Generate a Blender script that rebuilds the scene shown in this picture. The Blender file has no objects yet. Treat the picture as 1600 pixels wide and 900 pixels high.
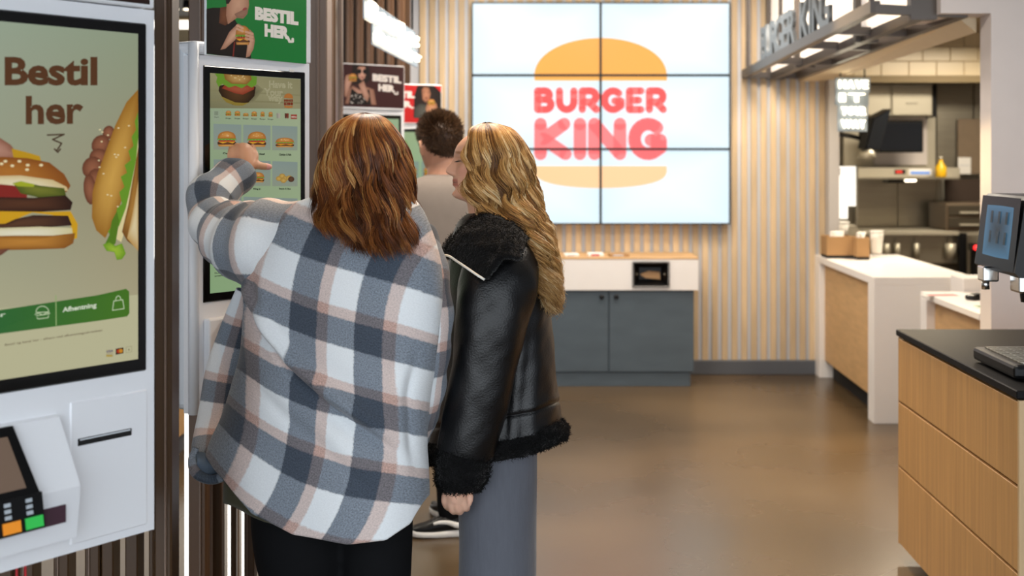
import bpy, bmesh, math, random
import numpy as np
from mathutils import Vector, Matrix

SC = bpy.context.scene
COL = SC.collection
random.seed(7)
PI = math.pi

# ------------------------------------------------------------------ camera
F, CX, CY, CAMH = 2000.0, 868.0, 243.0, 1.62
cam_d = bpy.data.cameras.new('camera'); cam = bpy.data.objects.new('camera', cam_d); COL.objects.link(cam)
cam.location = (0, 0, CAMH); cam.rotation_euler = (PI / 2, 0, 0)
cam_d.sensor_width = 36.0; cam_d.lens = 36.0 * F / 1600
cam_d.shift_x = (800 - CX) / 1600; cam_d.shift_y = -(450 - CY) / 1600
cam_d.clip_start = .05; cam_d.clip_end = 100
cam_d.dof.use_dof = True; cam_d.dof.focus_distance = 3.4; cam_d.dof.aperture_fstop = 3.4
SC.camera = cam

# ------------------------------------------------------------------ sky, exposure, lights
w = bpy.data.worlds.new('sky'); SC.world = w; w.use_nodes = True
bg = w.node_tree.nodes['Background']; bg.inputs[0].default_value = (.86, .93, 1.0, 1); bg.inputs[1].default_value = 3.4
SC.view_settings.view_transform = 'Standard'; SC.view_settings.look = 'None'
SC.view_settings.gamma = 1; SC.view_settings.use_curve_mapping = False
SC.view_settings.exposure = 0.0


def area_light(loc, sx, sy, power, col, target=None):
    d = bpy.data.lights.new('ceiling_panel_light', 'AREA'); d.shape = 'RECTANGLE'; d.size = sx; d.size_y = sy
    d.energy = power; d.color = col
    o = bpy.data.objects.new('ceiling_panel_light', d); COL.objects.link(o); o.location = loc
    if target is not None:
        o.rotation_euler = (Vector(target) - Vector(loc)).to_track_quat('-Z', 'Y').to_euler()
    return o


def spot_light(loc, target, power, col, ang=55, rad=.05):
    d = bpy.data.lights.new('unseen_spot', 'SPOT'); d.energy = power; d.color = col; d.spot_size = math.radians(ang)
    d.spot_blend = .6; d.shadow_soft_size = rad
    o = bpy.data.objects.new('unseen_spot', d); COL.objects.link(o); o.location = loc
    o.rotation_euler = (Vector(target) - Vector(loc)).to_track_quat('-Z', 'Y').to_euler()
    return o


WARM = (1.0, .89, .76)
for lx, ly in ((-.6, 4.8), (1.1, 4.6), (.3, 7.2), (1.2, 8.3), (-.5, 8.4)):
    area_light((lx, ly, 3.0), .5, .5, 40, WARM)
area_light((3.4, 9.8, 2.55), .8, .5, 60, (1, .88, .7))
area_light((3.0, 8.3, 2.6), .4, .4, 22, (1, .78, .5))
area_light((-2.6, 7.5, 2.95), .6, .6, 40, (1, .9, .75))
spot_light((.10, 3.9, 2.98), (-.22, 3.55, 1.6), 75, (1, .58, .24), 50)        # warm down-light over the fair-haired woman
spot_light((-.9, 2.7, 2.98), (-.5, 3.3, 1.7), 30, (1, .72, .42), 60)
spot_light((1.55, 8.6, 2.2), (1.75, 9.5, 1.2), 24, (1, .84, .62), 90)
spot_light((1.25, 6.9, 2.98), (1.45, 5.9, .2), 330, (1, .72, .36), 70)  # unseen warm spot, added to turn the floor and pillar reveal golden
spot_light((2.45, 8.9, 2.15), (2.35, 8.3, .9), 60, (1, .86, .66), 110)


# ------------------------------------------------------------------ helpers
def lin(c):
    if isinstance(c, str):
        c = tuple(int(c[i:i + 2], 16) for i in (0, 2, 4))
    return tuple(((x / 255 / 12.92) if x / 255 <= .04045 else ((x / 255 + .055) / 1.055) ** 2.4) for x in c[:3])


def P(px, py, Y):
    return np.array(((px - CX) * Y / F, Y, CAMH - (py - CY) * Y / F))


def mat(name, col, rough=.5, metal=0, spec=.5, var=0, vscale=8, stretch=(1, 1, 1), bump=0, bscale=60, coat=0, sheen=0, rnd=0, emit=None, estr=0, detail=4):
    m = bpy.data.materials.new(name); m.use_nodes = True
    nt = m.node_tree; b = nt.nodes['Principled BSDF']
    c = lin(col)
    b.inputs['Base Color'].default_value = (*c, 1); b.inputs['Roughness'].default_value = rough
    b.inputs['Metallic'].default_value = metal; b.inputs['Specular IOR Level'].default_value = spec
    b.inputs['Coat Weight'].default_value = coat; b.inputs['Coat Roughness'].default_value = .08
    if sheen:
        b.inputs['Sheen Weight'].default_value = sheen; b.inputs['Sheen Roughness'].default_value = .5
    if emit is not None:
        b.inputs['Emission Color'].default_value = (*lin(emit), 1); b.inputs['Emission Strength'].default_value = estr
    L = nt.links.new
    tc = None
    if var or bump or rnd:
        tc = nt.nodes.new('ShaderNodeTexCoord')
    if var or rnd:
        mp = nt.nodes.new('ShaderNodeMapping'); mp.inputs['Scale'].default_value = stretch
        L(tc.outputs['Object'], mp.inputs[0])
        n = nt.nodes.new('ShaderNodeTexNoise'); n.inputs['Scale'].default_value = vscale; n.inputs['Detail'].default_value = detail
        n.noise_dimensions = '4D'
        L(mp.outputs[0], n.inputs['Vector'])
        oi = nt.nodes.new('ShaderNodeObjectInfo')
        mu = nt.nodes.new('ShaderNodeMath'); mu.operation = 'MULTIPLY'; mu.inputs[1].default_value = 31
        L(oi.outputs['Random'], mu.inputs[0]); L(mu.outputs[0], n.inputs['W'])
        r = nt.nodes.new('ShaderNodeMapRange'); r.inputs[1].default_value = .25; r.inputs[2].default_value = .75
        r.inputs[3].default_value = 1 - var; r.inputs[4].default_value = 1 + var
        L(n.outputs['Fac'], r.inputs[0])
        out = r.outputs[0]
        if rnd:
            r2 = nt.nodes.new('ShaderNodeMapRange'); r2.inputs[3].default_value = 1 - rnd; r2.inputs[4].default_value = 1 + rnd
            L(oi.outputs['Random'], r2.inputs[0])
            m2 = nt.nodes.new('ShaderNodeMath'); m2.operation = 'MULTIPLY'; L(out, m2.inputs[0]); L(r2.outputs[0], m2.inputs[1]); out = m2.outputs[0]
        vm = nt.nodes.new('ShaderNodeVectorMath'); vm.operation = 'SCALE'; vm.inputs[0].default_value = c
        L(out, vm.inputs['Scale']); L(vm.outputs[0], b.inputs['Base Color'])
    if bump:
        n2 = nt.nodes.new('ShaderNodeTexNoise'); n2.inputs['Scale'].default_value = bscale; n2.inputs['Detail'].default_value = 3
        mp2 = nt.nodes.new('ShaderNodeMapping'); mp2.inputs['Scale'].default_value = stretch
        L(tc.outputs['Object'], mp2.inputs[0]); L(mp2.outputs[0], n2.inputs['Vector'])
        bp = nt.nodes.new('ShaderNodeBump'); bp.inputs['Strength'].default_value = bump; bp.inputs['Distance'].default_value = .01
        L(n2.outputs['Fac'], bp.inputs['Height']); L(bp.outputs[0], b.inputs['Normal'])
    return m


def attr_mat(name, rough=.5, spec=.4, emit=0.0, coat=0, base=1.0, sheen=0, aniso=0, bump=0, bscale=200, sss=0):
    """Colour comes from the mesh's own print colours."""
    m = bpy.data.materials.new(name); m.use_nodes = True
    nt = m.node_tree; b = nt.nodes['Principled BSDF']; L = nt.links.new
    a = nt.nodes.new('ShaderNodeVertexColor'); a.layer_name = 'Col'
    b.inputs['Roughness'].default_value = rough; b.inputs['Specular IOR Level'].default_value = spec
    b.inputs['Coat Weight'].default_value = coat; b.inputs['Coat Roughness'].default_value = .03
    b.inputs['Anisotropic'].default_value = aniso
    if sheen:
        b.inputs['Sheen Weight'].default_value = sheen
    if sss:
        b.inputs['Subsurface Weight'].default_value = sss; b.inputs['Subsurface Radius'].default_value = (1, .35, .2); b.inputs['Subsurface Scale'].default_value = .006
    if base < 1:
        v = nt.nodes.new('ShaderNodeVectorMath'); v.operation = 'SCALE'; v.inputs['Scale'].default_value = base
        L(a.outputs['Color'], v.inputs[0]); L(v.outputs[0], b.inputs['Base Color'])
    else:
        L(a.outputs['Color'], b.inputs['Base Color'])
    if emit:
        L(a.outputs['Color'], b.inputs['Emission Color']); b.inputs['Emission Strength'].default_value = emit
    if bump:
        tc = nt.nodes.new('ShaderNodeTexCoord'); n2 = nt.nodes.new('ShaderNodeTexNoise'); n2.inputs['Scale'].default_value = bscale
        L(tc.outputs['Object'], n2.inputs['Vector'])
        bp = nt.nodes.new('ShaderNodeBump'); bp.inputs['Strength'].default_value = bump; bp.inputs['Distance'].default_value = .005
        L(n2.outputs['Fac'], bp.inputs['Height']); L(bp.outputs[0], b.inputs['Normal'])
    return m


def tag(o, label=None, cat=None, group=None, kind=None):
    if label: o['label'] = label
    if cat: o['category'] = cat
    if group: o['group'] = group
    if kind: o['kind'] = kind
    return o


def empty(name, loc, rz=0, label=None, cat=None, group=None):
    o = bpy.data.objects.new(name, None); COL.objects.link(o); o.location = loc; o.rotation_euler = (0, 0, rz)
    o.empty_display_size = .1
    return tag(o, label, cat, group)


def mesh_obj(name, V, Fs, m, parent=None, smooth=True, cols=None, uv=None, loc=None):
    me = bpy.data.meshes.new(name)
    V = np.asarray(V, float)
    if parent is not None and loc is None and parent.get('_w'):
        V = V - np.array(parent.location)
    me.from_pydata(V.tolist() if len(V) < 200000 else V, [], Fs if isinstance(Fs, list) else np.asarray(Fs).tolist())
    if cols is not None:
        ca = me.color_attributes.new('Col', 'FLOAT_COLOR', 'POINT')
        c4 = np.ones((len(V), 4)); c4[:, :3] = cols
        ca.data.foreach_set('color', c4.ravel())
    if uv is not None:
        ul = me.uv_layers.new(name='UVMap')
        li = np.empty(len(me.loops), int); me.loops.foreach_get('vertex_index', li)
        ul.data.foreach_set('uv', np.asarray(uv, float)[li].ravel())
    me.polygons.foreach_set('use_smooth', [smooth] * len(me.polygons))
    me.update()
    o = bpy.data.objects.new(name, me); COL.objects.link(o)
    if m: me.materials.append(m)
    if parent is not None: o.parent = parent
    if loc is not None: o.location = loc
    return o


class MB:
    """Collects shapes into one mesh."""
    def __init__(s): s.V = []; s.F = []; s.sm = []

    def add(s, V, Fs, smooth=False):
        k = len(s.V); s.V.extend([tuple(map(float, v)) for v in V]); s.F.extend([tuple(int(i) + k for i in f) for f in Fs]); s.sm.extend([smooth] * len(Fs)); return s

    def box(s, lo, hi, bev=0, rz=0, seg=1, org=None):
        lo = [min(a, b) for a, b in zip(lo, hi)] if False else lo
        c = [(a + b) / 2 for a, b in zip(lo, hi)]; d = [abs(b - a) for a, b in zip(lo, hi)]
        bm = bmesh.new(); bmesh.ops.create_cube(bm, size=1)
        for v in bm.verts: v.co = Vector((v.co.x * d[0], v.co.y * d[1], v.co.z * d[2]))
        if bev:
            bmesh.ops.bevel(bm, geom=list(bm.edges), offset=min(bev, min(d) * .45), segments=seg, affect='EDGES', profile=.5)
        bm.verts.ensure_lookup_table()
        V = []
        for v in bm.verts:
            x, y, z = v.co
            if rz:
                x, y = x * math.cos(rz) - y * math.sin(rz), x * math.sin(rz) + y * math.cos(rz)
            V.append((x + c[0], y + c[1], z + c[2]))
        s.add(V, [[v.index for v in f.verts] for f in bm.faces], False); bm.free(); return s

    def hexa(s, pts):
        """8 corner points: bottom 4 (ccw) then top 4."""
        return s.add(pts, [(3, 2, 1, 0), (4, 5, 6, 7), (0, 1, 5, 4), (1, 2, 6, 5), (2, 3, 7, 6), (3, 0, 4, 7)])

    def cyl(s, a, b, r, n=16, r2=None, smooth=True):
        V, Fs = tube([a, b], [r, r if r2 is None else r2], n, sub=1); return s.add(V, Fs, smooth)

    def tube(s, pts, r, n=8, sub=6, smooth=True):
        V, Fs = tube(pts, r, n, sub); return s.add(V, Fs, smooth)

    def lathe(s, c, prof, n=24):
        V = []; Fs = []
        for (r, z) in prof:
            for k in range(n):
                a = 2 * PI * k / n; V.append((c[0] + r * math.cos(a), c[1] + r * math.sin(a), c[2] + z))
        m = len(prof)
        for i in range(m - 1):
            for k in range(n):
                Fs.append((i * n + k, i * n + (k + 1) % n, (i + 1) * n + (k + 1) % n, (i + 1) * n + k))
        Fs.append(tuple(range(n - 1, -1, -1))); Fs.append(tuple((m - 1) * n + k for k in range(n)))
        return s.add(V, Fs, True)

    def prism(s, pts2, y0, y1, plane='xz'):
        """Polygon in (x,z) extruded along y (or (y,z) along x, (x,y) along z)."""
        n = len(pts2)
        def mk(p, t):
            if plane == 'xz': return (p[0], t, p[1])
            if plane == 'yz': return (t, p[0], p[1])
            return (p[0], p[1], t)
        V = [mk(p, y0) for p in pts2] + [mk(p, y1) for p in pts2]
        Fs = [tuple(range(n)), tuple(range(2 * n - 1, n - 1, -1))] + [(i, i + n, (i + 1) % n + n, (i + 1) % n) for i in range(n)]
        return s.add(V, Fs)

    def build(s, name, m, parent=None, loc=None):
        o = mesh_obj(name, np.array(s.V), s.F, m, parent, False, loc=loc)
        bm = bmesh.new(); bm.from_mesh(o.data); bmesh.ops.recalc_face_normals(bm, faces=bm.faces); bm.to_mesh(o.data); bm.free()
        o.data.polygons.foreach_set('use_smooth', s.sm); o.data.update()
        return o


def catmull(pts, sub):
    """Smooth interpolation of rows (n x k) with sub steps per span."""
    p = np.asarray(pts, float)
    if sub <= 1 or len(p) < 3: 
        if sub > 1 and len(p) == 2:
            t = np.linspace(0, 1, sub + 1)[:, None]; return p[0] * (1 - t) + p[1] * t
        return p
    q = np.vstack([2 * p[0] - p[1], p, 2 * p[-1] - p[-2]]); out = []
    for i in range(1, len(q) - 2):
        for k in range(sub):
            t = k / sub
            out.append(.5 * (2 * q[i] + (q[i + 1] - q[i - 1]) * t + (2 * q[i - 1] - 5 * q[i] + 4 * q[i + 1] - q[i + 2]) * t * t + (3 * q[i] - 3 * q[i + 1] + q[i + 2] - q[i - 1]) * t ** 3))
    out.append(p[-1]); return np.array(out)


def loft_faces(n, m, cap=True):
    i = np.arange(n - 1)[:, None]; k = np.arange(m)[None]
    a = i * m + k; b = i * m + (k + 1) % m
    fs = np.stack([a, b, b + m, a + m], -1).reshape(-1, 4).tolist()
    if cap:
        fs.append(list(range(m - 1, -1, -1))); fs.append([(n - 1) * m + j for j in range(m)])
    return fs


def frames(c):
    t = np.gradient(c, axis=0); t /= np.linalg.norm(t, axis=1)[:, None] + 1e-9
    up = np.array((0, 0, 1.)) if abs(t[0][2]) < .9 else np.array((0, 1., 0))
    u = np.cross(up, t[0]); u /= np.linalg.norm(u); U = [u]
    for i in range(1, len(t)):
        u = U[-1] - t[i] * np.dot(U[-1], t[i]); u /= np.linalg.norm(u) + 1e-9; U.append(u)
    U = np.array(U); W = np.cross(t, U); return t, U, W


def tube(pts, r, n=8, sub=6, flat=1.0, cap=True, roundcap=False):
    pts = np.asarray(pts, float); r = np.asarray([r] * len(pts) if np.isscalar(r) else r, float)
    d = catmull(np.hstack([pts, r[:, None]]), sub); c = d[:, :3]; rr = np.maximum(d[:, 3], 1e-5)
    if roundcap:
        t0 = c[1] - c[0]; t0 /= np.linalg.norm(t0); t1 = c[-1] - c[-2]; t1 /= np.linalg.norm(t1)
        pre = [(c[0] - t0 * rr[0] * math.sin(a), rr[0] * math.cos(a)) for a in (1.45, 1.0, .5)]
        post = [(c[-1] + t1 * rr[-1] * math.sin(a), rr[-1] * math.cos(a)) for a in (.5, 1.0, 1.45)]
        c = np.vstack([[x[0] for x in pre], c, [x[0] for x in post]]); rr = np.concatenate([[x[1] for x in pre], rr, [x[1] for x in post]])
    t, U, W = frames(c)
    a = np.arange(n) * 2 * PI / n
    V = c[:, None] + rr[:, None, None] * (np.cos(a)[None, :, None] * U[:, None] + flat * np.sin(a)[None, :, None] * W[:, None])
    return V.reshape(-1, 3), loft_faces(len(c), n, cap)


_rs = np.random.RandomState(3)


def wnoise(p, scale, seed=0, oct=3):
    """Smooth pseudo-noise from random sine waves, about -1..1."""
    rs = np.random.RandomState(seed); p = np.asarray(p, float); o = np.zeros(len(p)); amp = 1; tot = 0
    for k in range(oct):
        for j in range(5):
            d = rs.normal(size=3); d /= np.linalg.norm(d)
            o += amp * np.sin(p @ d * scale * (2 ** k) * rs.uniform(.7, 1.4) + rs.uniform(0, 7))
        tot += amp * 2.2; amp *= .55
    return o / tot


def remesh(parts, voxel, smooth=3):
    """Union of closed shapes as one continuous surface: (V, F)."""
    V = []; Fs = []; k = 0
    for v, f in parts:
        V.append(np.asarray(v)); Fs += [[i + k for i in q] for q in f]; k += len(v)
    me = bpy.data.meshes.new('tmp'); me.from_pydata(np.vstack(V).tolist(), [], Fs); me.update()
    bm = bmesh.new(); bm.from_mesh(me); bmesh.ops.recalc_face_normals(bm, faces=bm.faces); bm.to_mesh(me); bm.free()
    o = bpy.data.objects.new('tmp', me); COL.objects.link(o)
    a = o.modifiers.new('r', 'REMESH'); a.mode = 'VOXEL'; a.voxel_size = voxel; a.adaptivity = 0
    s = o.modifiers.new('s', 'SMOOTH'); s.factor = .5; s.iterations = smooth
    dg = bpy.context.evaluated_depsgraph_get(); ev = o.evaluated_get(dg); m2 = ev.to_mesh()
    n = len(m2.vertices); co = np.empty(n * 3); m2.vertices.foreach_get('co', co)
    fs = [list(p.vertices) for p in m2.polygons]
    ev.to_mesh_clear(); bpy.data.objects.remove(o); bpy.data.meshes.remove(me)
    return co.reshape(-1, 3), fs


# ------------------------------------------------------------------ flat print (posters, screens)
_txt = {}


def text_tris(body, offset=0.0, shear=0.0):
    key = (body, offset, shear)
    if key in _txt: return _txt[key]
    c = bpy.data.curves.new('t', 'FONT'); c.body = body; c.size = 1; c.offset = offset; c.shear = shear; c.resolution_u = 3
    o = bpy.data.objects.new('t', c); COL.objects.link(o)
    dg = bpy.context.evaluated_depsgraph_get(); ev = o.evaluated_get(dg); m = ev.to_mesh()
    V = np.array([v.co[:2] for v in m.vertices]); Fs = [list(p.vertices) for p in m.polygons]
    ev.to_mesh_clear(); bpy.data.objects.remove(o); bpy.data.curves.remove(c)
    V = V - V.min(0); _txt[key] = (V, Fs, V.max(0)); return _txt[key]


class Art:
    """Coloured flat print. Map turns the drawing's own (u, v) into the sheet's (x, z)."""
    def __init__(s, fmap=None, eps=.00002): s.V = []; s.F = []; s.C = []; s.k = 0; s.fm = fmap or (lambda u, v: (u, v)); s.eps = eps

    def _put(s, pts, cols, faces):
        b = len(s.V); s.k += 1
        for (u, v), c in zip(pts, cols):
            x, z = s.fm(u, v); s.V.append((x, -s.k * s.eps, z)); s.C.append(c)
        s.F.extend([[i + b for i in f] for f in faces])

    def poly(s, pts, col):
        c = lin(col); n = len(pts); s._put(pts, [c] * n, [list(range(n))])

    def rect(s, u0, v0, u1, v1, col): s.poly([(u0, v0), (u1, v0), (u1, v1), (u0, v1)], col)

    def grad(s, pts, cols):
        n = len(pts); s._put(pts, [lin(c) for c in cols], [list(range(n))])

    def blob(s, pts, edge, mid, c=None):
        """Fan with its own mid tone."""
        n = len(pts); c = c or (sum(p[0] for p in pts) / n, sum(p[1] for p in pts) / n)
        inner = [((p[0] + c[0]) / 2, (p[1] + c[1]) / 2) for p in pts]
        le, lm = lin(edge), lin(mid); q = tuple(.35 * a + .65 * b for a, b in zip(le, lm))
        s._put(list(pts) + inner + [c], [le] * n + [q] * n + [lm], [[i, (i + 1) % n, n + (i + 1) % n, n + i] for i in range(n)] + [[n + i, n + (i + 1) % n, 2 * n] for i in range(n)])

    def ell(s, cu, cv, ru, rv, edge, mid=None, n=24, rot=0, a0=0, a1=2 * PI):
        p = []
        full = abs(a1 - a0 - 2 * PI) < 1e-6
        for i in range(n if full else n + 1):
            a = a0 + (a1 - a0) * i / n; x, y = ru * math.cos(a), rv * math.sin(a)
            p.append((cu + x * math.cos(rot) - y * math.sin(rot), cv + x * math.sin(rot) + y * math.cos(rot)))
        s.blob(p, edge, mid or edge) if full else s.blob(p, edge, mid or edge)

    def line(s, pts, wd, col):
        c = lin(col)
        for a, b in zip(pts[:-1], pts[1:]):
            dx, dy = b[0] - a[0], b[1] - a[1]; l = math.hypot(dx, dy) or 1; nx, ny = -dy / l * wd / 2, dx / l * wd / 2
            s._put([(a[0] + nx, a[1] + ny), (b[0] + nx, b[1] + ny), (b[0] - nx, b[1] - ny), (a[0] - nx, a[1] - ny)], [c] * 4, [[0, 1, 2, 3]]); s.k -= 1
        for a in pts:
            q = [(a[0] + wd / 2 * math.cos(t), a[1] + wd / 2 * math.sin(t)) for t in [i * PI / 5 for i in range(10)]]
            s._put(q, [c] * 10, [list(range(10))]); s.k -= 1
        s.k += 1

    def text(s, body, p0, p1, height, col, bold=0.02, up=1):
        """Body fills the run from p0 to p1 (baseline), height along the drawing's v (up = +1 or -1)."""
        V, Fs, mx = text_tris(body, bold); c = lin(col)
        hv = mx[1]; pts = []
        for x, y in V:
            t = x / mx[0]; pts.append((p0[0] + (p1[0] - p0[0]) * t, p0[1] + (p1[1] - p0[1]) * t + up * height * y / hv))
        s._put(pts, [c] * len(pts), Fs)

    def build(s, name, m, parent, loc=(0, 0, 0)):
        return mesh_obj(name, np.array(s.V), s.F, m, parent, False, cols=np.array(s.C), loc=loc)


def arc(cx, cy, rx, ry, a0, a1, n=8):
    return [(cx + rx * math.cos(math.radians(a0 + (a1 - a0) * i / n)), cy + ry * math.sin(math.radians(a0 + (a1 - a0) * i / n))) for i in range(n + 1)]


# rounded fat capitals: centre lines in a unit square
GLYPH = {
    'B': [[(0, 0), (0, 1), (.5, 1)] + arc(.55, .77, .33, .23, 90, -90) + [(.1, .54)], [(.5, .54)] + arc(.6, .27, .4, .27, 90, -90) + [(0, 0)]],
    'U': [[(0, 1)] + arc(.5, .42, .5, .42, 180, 360, 12) + [(1, 1)]],
    'R': [[(0, 0), (0, 1), (.5, 1)] + arc(.58, .7, .4, .3, 90, -90) + [(.1, .4)], [(.5, .38), (1, 0)]],
    'G': [arc(.52, .5, .52, .5, 48, 318, 16) + [(1, .2), (1, .46), (.62, .46)]],
    'E': [[(1, 1), (0, 1), (0, 0), (1, 0)], [(0, .5), (.8, .5)]],
    'K': [[(0, 0), (0, 1)], [(.95, 1), (.12, .5), (1, 0)]],
    'I': [[(0, 0), (0, 1)]],
    'N': [[(0, 0), (0, 1), (1, 0), (1, 1)]],
}
GW = {'I': 0.0, 'K': .78, 'N': .8, 'G': .82, 'B': .68, 'U': .72, 'R': .7, 'E': .58}


def fat_word(art, word, u0, v0, u1, v1, thick, col):
    """Word of fat rounded capitals filling the box."""
    h = (v1 - v0) - math.copysign(thick, v1 - v0)
    ws = [GW[c] for c in word]; gap = thick * 1.12
    free = (u1 - u0) - thick - gap * (len(word) - 1)
    k = free / sum(ws); u = u0 + thick / 2; b = v0 + math.copysign(thick / 2, v1 - v0)
    for c, wd in zip(word, ws):
        for st in GLYPH[c]:
            art.line([(u + x * wd * k, b + y * h) for x, y in st], thick, col)
        u += wd * k + gap

# ------------------------------------------------------------------ materials
M = {}
M['floor'] = None
M['slat'] = mat('pine_slat', 'c8af8c', .6, var=.17, vscale=3, stretch=(6, 6, .9), rnd=.13, bump=.12, bscale=30)
M['wallgrey'] = mat('grey_wall_paint', 'c2c4ca', .7, var=.03)
M['white'] = mat('white_laminate', 'e9e4e0', .35, spec=.5, var=.015)
M['whitewall'] = mat('pale_wall_paint', 'd5ccc8', .75, var=.02)
M['oak'] = mat('oak_veneer', 'be9059', .48, var=.2, vscale=3.2, stretch=(14, 14, .5), bump=.06, bscale=60, detail=8)
M['oakh'] = mat('oak_panel', 'c39c6c', .5, var=.14, vscale=4, stretch=(1.5, 1.5, 9), bump=.05, bscale=40, detail=8)
M['blacktop'] = mat('black_worktop', '121112', .55, spec=.15, var=.08, vscale=300)
M['black'] = mat('black_plastic', '0d0d0e', .35, spec=.3)
M['dark'] = mat('dark_gap', '0c0c0d', .8)
M['greycab'] = mat('slate_laminate', '4a565f', .5, var=.12, vscale=4, stretch=(1.2, 1.2, 3.5), detail=6)
M['greybase'] = mat('grey_skirting', '53565c', .55)
M['kwhite'] = mat('white_powder_coat', 'eef0f4', .38, spec=.5)
M['silver'] = mat('pale_aluminium', 'd6dce2', .34, metal=.2, spec=.5)
M['brown'] = mat('brown_metal', '573a20', .42, metal=.0, spec=.5, var=.05, vscale=3)
M['browndk'] = mat('dark_brown_metal', '40290f', .4, metal=.0, spec=.5)
M['brownlt'] = mat('taupe_metal', '7a6557', .45, metal=.0, var=.05, vscale=2)
M['glass_black'] = mat('black_glass', '0b0908', .08, spec=.5)
M['chrome'] = mat('chrome', 'd8d8d6', .15, metal=1)
M['steel'] = mat('brushed_steel', 'a59f90', .32, metal=.85, var=.08, vscale=3, stretch=(1, 1, 12))
M['steellt'] = mat('satin_steel', 'b9b2a0', .45, metal=.5)
M['steeldk'] = mat('dark_steel', '5a5347', .4, metal=.7)
M['neon'] = mat('neon_tube', 'fff4dc', .3, emit='fff2d6', estr=3.4)
M['neonback'] = mat('clear_backing', '8c99a6', .2, spec=.5)
M['lampglow'] = mat('lamp_lens', 'fff2d8', .3, emit='fff0d0', estr=5)
M['daylight_panel'] = mat('glowing_white', 'fffaf0', .4, emit='fffaf0', estr=2.2)  # self-glowing white: upper window, and daylight imitated in the gaps between slats
M['sign_panel'] = mat('lit_sign_panel', 'fff4e8', .4, emit='fff0e2', estr=.55)
M['canopy'] = mat('bronze_metal', '57504b', .35, metal=.55)
M['letter'] = mat('pewter_letter', '6f7478', .35, metal=.5)
M['tile'] = mat('warm_lit_tile', 'e6d2ad', .3, spec=.5, rnd=.04)  # white tile, with the warm light falling on it put into the colour
M['grout'] = mat('tile_grout', 'b9a684', .8)
M['kraft'] = mat('kraft_board', 'a07b50', .7, var=.08)
M['screen_off'] = mat('dark_screen', '1b1f26', .12, spec=.5)
M['print'] = attr_mat('printed_sheet', .45, .4)
M['screen'] = attr_mat('lit_screen', .10, .3, emit=.70, base=.12)
M['wallscreen'] = attr_mat('video_wall_screen', .3, .4, emit=1.0, base=.15)
M['poster'] = attr_mat('backlit_poster', .35, .4, emit=.22, base=.8)
M['red'] = mat('red_plastic', 'c2202c', .4)
M['yellow'] = mat('yellow_plastic', 'e2b21c', .35)
M['green'] = mat('green_paper', '5b8f35', .6)
M['paperwhite'] = mat('white_paper', 'efece6', .6)


def floor_mat():
    m = bpy.data.materials.new('polished_concrete'); m.use_nodes = True; nt = m.node_tree; b = nt.nodes['Principled BSDF']; L = nt.links.new
    tc = nt.nodes.new('ShaderNodeTexCoord')
    n = nt.nodes.new('ShaderNodeTexNoise'); n.inputs['Scale'].default_value = .7; n.inputs['Detail'].default_value = 5; n.inputs['Roughness'].default_value = .5
    L(tc.outputs['Object'], n.inputs['Vector'])
    r = nt.nodes.new('ShaderNodeValToRGB'); L(n.outputs['Fac'], r.inputs[0])
    e = r.color_ramp.elements; e[0].position = .3; e[0].color = (*lin('463825'), 1); e[1].position = .72; e[1].color = (*lin('625038'), 1)
    x = r.color_ramp.elements.new(.5); x.color = (*lin('54432d'), 1)
    n2 = nt.nodes.new('ShaderNodeTexNoise'); n2.inputs['Scale'].default_value = 60; n2.inputs['Detail'].default_value = 4
    L(tc.outputs['Object'], n2.inputs['Vector'])
    mx = nt.nodes.new('ShaderNodeMix'); mx.data_type = 'RGBA'; mx.blend_type = 'OVERLAY'; mx.inputs[0].default_value = .10
    L(r.outputs[0], mx.inputs[6]); L(n2.outputs['Color'], mx.inputs[7]); L(mx.outputs[2], b.inputs['Base Color'])
    rr = nt.nodes.new('ShaderNodeMapRange'); rr.inputs[3].default_value = .2; rr.inputs[4].default_value = .36; L(n.outputs['Fac'], rr.inputs[0]); L(rr.outputs[0], b.inputs['Roughness'])
    b.inputs['Specular IOR Level'].default_value = .55
    return m


M['floor'] = floor_mat()


def S(name, lo, hi, m, parent=None, bev=0):
    o = MB().box(lo, hi, bev).build(name, m, parent)
    if parent is None: o['kind'] = 'structure'
    return o


# ------------------------------------------------------------------ room shell
YW = 9.5
floor = S('floor', (-6.5, -4, -.1), (6.5, 13.4, 0), M['floor'])
S('ceiling', (-6.5, -1.0, 3.05), (6.5, 13.4, 3.2), mat('dark_ceiling', '3b3733', .8))
wb = S('wall_back', (-1.75, YW, 0), (2.02, YW + .12, 3.05), M['wallgrey'])
S('baseboard_back', (-1.7, YW - .045, 0), (1.98, YW, .105), M['greybase'], bev=.004)
S('wall_side_left', (-6.62, -4, 0), (-6.5, 13.4, 3.2), M['wallgrey'])
S('wall_side_right', (6.5, -4, 0), (6.62, 13.4, 3.2), M['wallgrey'])
# slats of the back wall, one object each
slat_me = None
sl_w, sl_p = .0445, .0722
x = -.985
while x < 2.0:
    if slat_me is None:
        o = MB().box((-sl_w / 2, -.02, .105), (sl_w / 2, 0, 3.05), .002).build('slat', M['slat'], wb); slat_me = o.data
    else:
        o = bpy.data.objects.new('slat', slat_me); COL.objects.link(o); o.parent = wb
    o.location = (x, YW, 0); x += sl_p

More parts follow.
